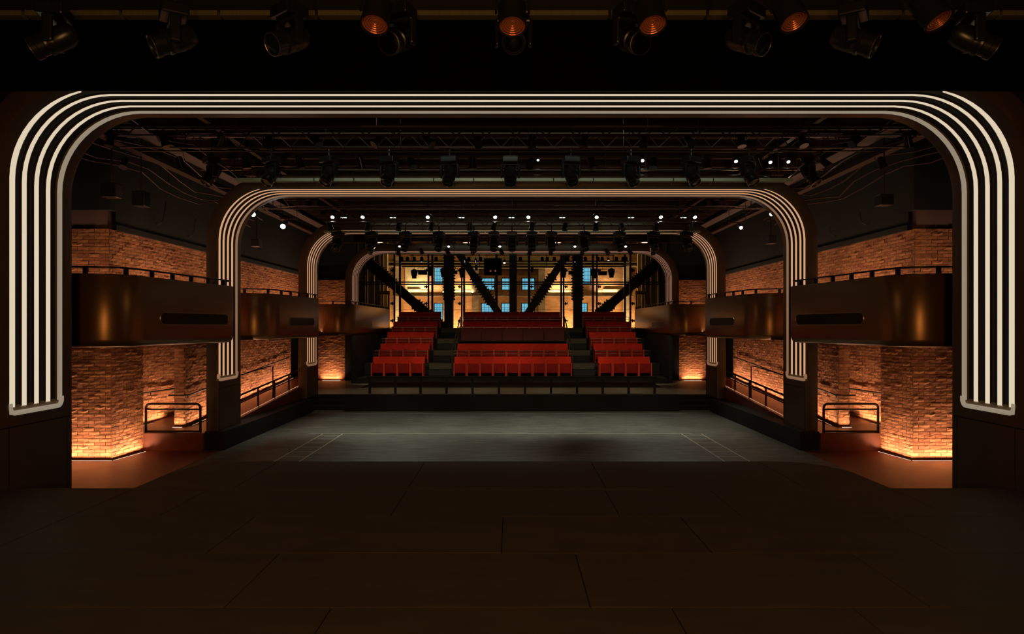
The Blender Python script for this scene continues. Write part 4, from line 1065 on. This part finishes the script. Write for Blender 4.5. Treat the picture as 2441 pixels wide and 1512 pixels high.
for i, px in enumerate((820, 937, 1101, 1220, 1341, 1505, 1630)):
    t = thing('twin_striplight', f'pair of dim dashes of light between the bright lamps, {ORD[i] if i < 4 else ORD[6-i]} from the {"left" if i < 4 else "right"} of seven', 'lamp', P3(px, 519, 20.3), 0, 'dim twin striplights')
    for dx in (-0.05, 0.045):
        MB().box(dx-0.035, -0.02, -0.012, dx+0.035, 0.02, 0.012).obj('tube_lamp', M['lampdim'], t)
    MB().box(-0.12, 0.0, 0.012, 0.12, 0.08, 0.10).obj('housing', M['blackgloss'], t)
    MB().tube([(0, 0.04, 0.1), (0, 0.04, 7.5-PZ(519, 20.3))], 0.008, 5).obj('stem', M['blackgloss'], t)
# ------------------------------------------------------------------ rig before the glass wall
RG = 32.5
pipe(PX(955, RG), PX(1490, RG), RG, PZ(623, RG), 0.03, 'upper pipe batten crossing before the glass wall', 7.5, 'steel')
pipe(PX(958, RG), PX(1488, RG), RG, PZ(636, RG), 0.03, 'lower pipe batten crossing before the glass wall', 7.5, 'steel')
def hang(px, py, w_, h_, lab, cat, kind):
    o0 = P3(px, py, RG); t = thing({'flood': 'flood_light', 'head': 'profile_light', 'can': 'spot_can'}[kind], lab, cat, o0, 0, 'lights hanging before the glass wall')
    wm, hm = w_*RG/F, h_*RG/F; top = PZ(623 if py < 630 else 636, RG)-o0[2]
    if kind == 'flood':
        MB().box(-wm/2, -0.10, -hm/2, wm/2, 0.10, hm/2-0.10).obj('lamp_box', M['black'], t, bevel=0.01)
        MB().tube([(-wm/2-0.02, 0, 0), (-wm/2-0.02, 0, hm/2), (wm/2+0.02, 0, hm/2), (wm/2+0.02, 0, 0)], 0.014, 5).obj('bracket', M['black'], t)
    elif kind == 'head':
        MB().lathe([(wm*0.25, hm*0.5), (wm*0.5, hm*0.3), (wm*0.5, -hm*0.2), (wm*0.38, -hm*0.25), (wm*0.38, -hm*0.5)], 14).obj('barrel', M['black'], t)
        MB().box(-wm*0.56, -0.05, hm*0.05, wm*0.56, 0.05, hm*0.42).obj('yoke', M['black'], t, bevel=0.01)
    else:
        MB().lathe([(wm*0.3, hm*0.5), (wm*0.42, hm*0.3), (wm*0.5, -hm*0.5)], 14).obj('can', M['black'], t)
    MB().tube([(0, 0, hm*0.4 if top > 0 else 0), (0, 0, max(hm*0.45, top) if top > 0 else top)], 0.012, 5).obj('hanger', M['black'], t)
for a in ((988, 653, 14, 22, 'dark moving light silhouetted against the left brick bay', 'stage light', 'head'),
          (1008, 647, 21, 16, 'wide flood light silhouetted against the left brick bay', 'stage light', 'flood'),
          (1026, 647, 9, 22, 'slim light beside the upper left blue window', 'stage light', 'head'),
          (1056, 650, 10, 22, 'dark light against the left riveted column', 'stage light', 'head'),
          (1086, 647, 9, 13, 'small flood light right of the left riveted column', 'stage light', 'flood'),
          (1102, 650, 13, 24, 'dark moving light right of the left riveted column', 'stage light', 'head'),
          (1136, 638, 7, 14, 'small can left of the hanging loudspeaker', 'stage light', 'can'),
          (1269, 642, 7, 14, 'small can right of the middle column', 'stage light', 'can'),
          (1344, 650, 13, 24, 'dark moving light left of the right riveted column', 'stage light', 'head'),
          (1362, 648, 12, 14, 'small flood light left of the right riveted column', 'stage light', 'flood'),
          (1383, 650, 10, 22, 'dark light against the right riveted column', 'stage light', 'head'),
          (1416, 652, 14, 24, 'dark moving light before the right brick bay', 'stage light', 'head'),
          (1437, 649, 20, 14, 'wide flood light silhouetted against the right brick bay', 'stage light', 'flood'),
          (1458, 651, 14, 22, 'chunky dark light at the right end of the lower pipe', 'stage light', 'head')):
    hang(*a)
for i, px in enumerate((958, 972, 988, 1006, 1040, 1075, 1118, 1146, 1241, 1293, 1305, 1322, 1354, 1371, 1396, 1426, 1436, 1470, 1486, 1493)):
    hang(px, 618, 9, 11, f'small dark spot can on the upper pipe before the glass wall, {ORD[i] if i < 10 else ORD[19-i]} from the {"left" if i < 10 else "right"}', 'stage light', 'can')
# loudspeaker box
o0 = P3(1175.5, 636.5, 31.5); t = thing('hanging_loudspeaker', 'large black box loudspeaker hanging left of the middle steel column', 'loudspeaker', o0)
wm, hm = 42*31.5/F/2, 39*31.5/F/2
MB().box(-wm, -0.25, -hm, wm, 0.25, hm).obj('cabinet', M['black'], t, bevel=0.01)
MB().box(-wm+0.03, -0.265, -hm+0.03, wm-0.03, -0.25, hm-0.03).obj('grille', M['velvet'], t)
for dx in (-0.10, 0.12): MB().box(dx-0.035, -0.272, -hm+0.14, dx+0.035, -0.265, -hm+0.20).obj('indicator', M['red_led'], t)
for dx in (-wm*0.7, wm*0.7): MB().tube([(dx, 0, hm), (dx, 0, 7.5-o0[2])], 0.012, 5).obj('hanging_wire', M['steel'], t)
# ------------------------------------------------------------------ assorted fixtures in the ceiling and on the dark upper walls
def wall_speaker(px, py, D, w_, h_, lab):
    o0 = P3(px, py, D); t = thing('wall_loudspeaker', lab, 'loudspeaker', o0, 0)
    wm, hm = w_*D/F/2, h_*D/F/2
    MB().box(-wm, -0.12, -hm, wm, 0.12, hm).obj('cabinet', M['blackgloss'], t, bevel=0.015)
    MB().box(-wm+0.02, -0.13, -hm+0.02, wm-0.02, -0.12, hm-0.02).obj('grille', M['black'], t)
    MB().tube([(0, 0, hm), (0, 0, 7.5-o0[2])], 0.014, 6).obj('hanger', M['rail'], t)
wall_speaker(267, 455, 12.6, 36, 34, 'dark loudspeaker hanging at the left beyond the first arch, nearer one')
wall_speaker(337, 475, 14.0, 30, 36, 'dark loudspeaker hanging at the left beyond the first arch, farther one')
wall_speaker(2108, 478, 13.6, 32, 26, 'dark loudspeaker hanging at the right beyond the first arch')
wall_speaker(612, 580, 18.6, 20, 18, 'small box loudspeaker inside the left of the second arch')
wall_speaker(1838, 572, 18.6, 20, 20, 'small box loudspeaker inside the right of the second arch')
rnd = random.Random(5); k1 = 0
CAN = thing('ceiling_can', 'x', 'stage light')
MB().lathe([(0.03, 0.14), (0.06, 0.12), (0.07, -0.02), (0.085, -0.10), (0.075, -0.10)], 12).obj('can', M['blackgloss'], CAN, smooth=True)
MB().tube([(-0.09, 0, 0.02), (-0.09, 0, 0.2), (0.09, 0, 0.2), (0.09, 0, 0.02)], 0.008, 5).obj('yoke', M['truss'], CAN)
first = True
rowsC = [(12.52, 318, 16, 260, 2160, 'under the nearest truss'), (13.6, 372, 14, 300, 2100, 'on the pipe between the trusses'), (17.6, 430, 10, 700, 1740, 'behind the header of the second arch'), (19.8, 528, 12, 800, 1650, 'on the truss seen through the second arch'), (24.5, 590, 12, 890, 1560, 'on the pipe between third and fourth arch')]
for D, py, n, a, b, wh in rowsC:
    for i in range(n):
        o = CAN if first else copy_tree(CAN); first = False
        px = a + (b-a)*i/(n-1) + rnd.uniform(-12, 12)
        p = P3(px, py, D); o.location = (p[0], p[1], p[2]-0.16 if D > 17 else p[2]-0.15); o.rotation_euler = (rnd.uniform(-0.9, 0.2), rnd.uniform(-0.4, 0.4), rnd.uniform(-1, 1))
        h = n//2; lab = f'{ORD[i]} from the left' if i < h else f'{ORD[n-1-i]} from the right'
        o['label'] = f'small dark can light {wh}, {lab}'; o['group'] = f'can lights {wh}'
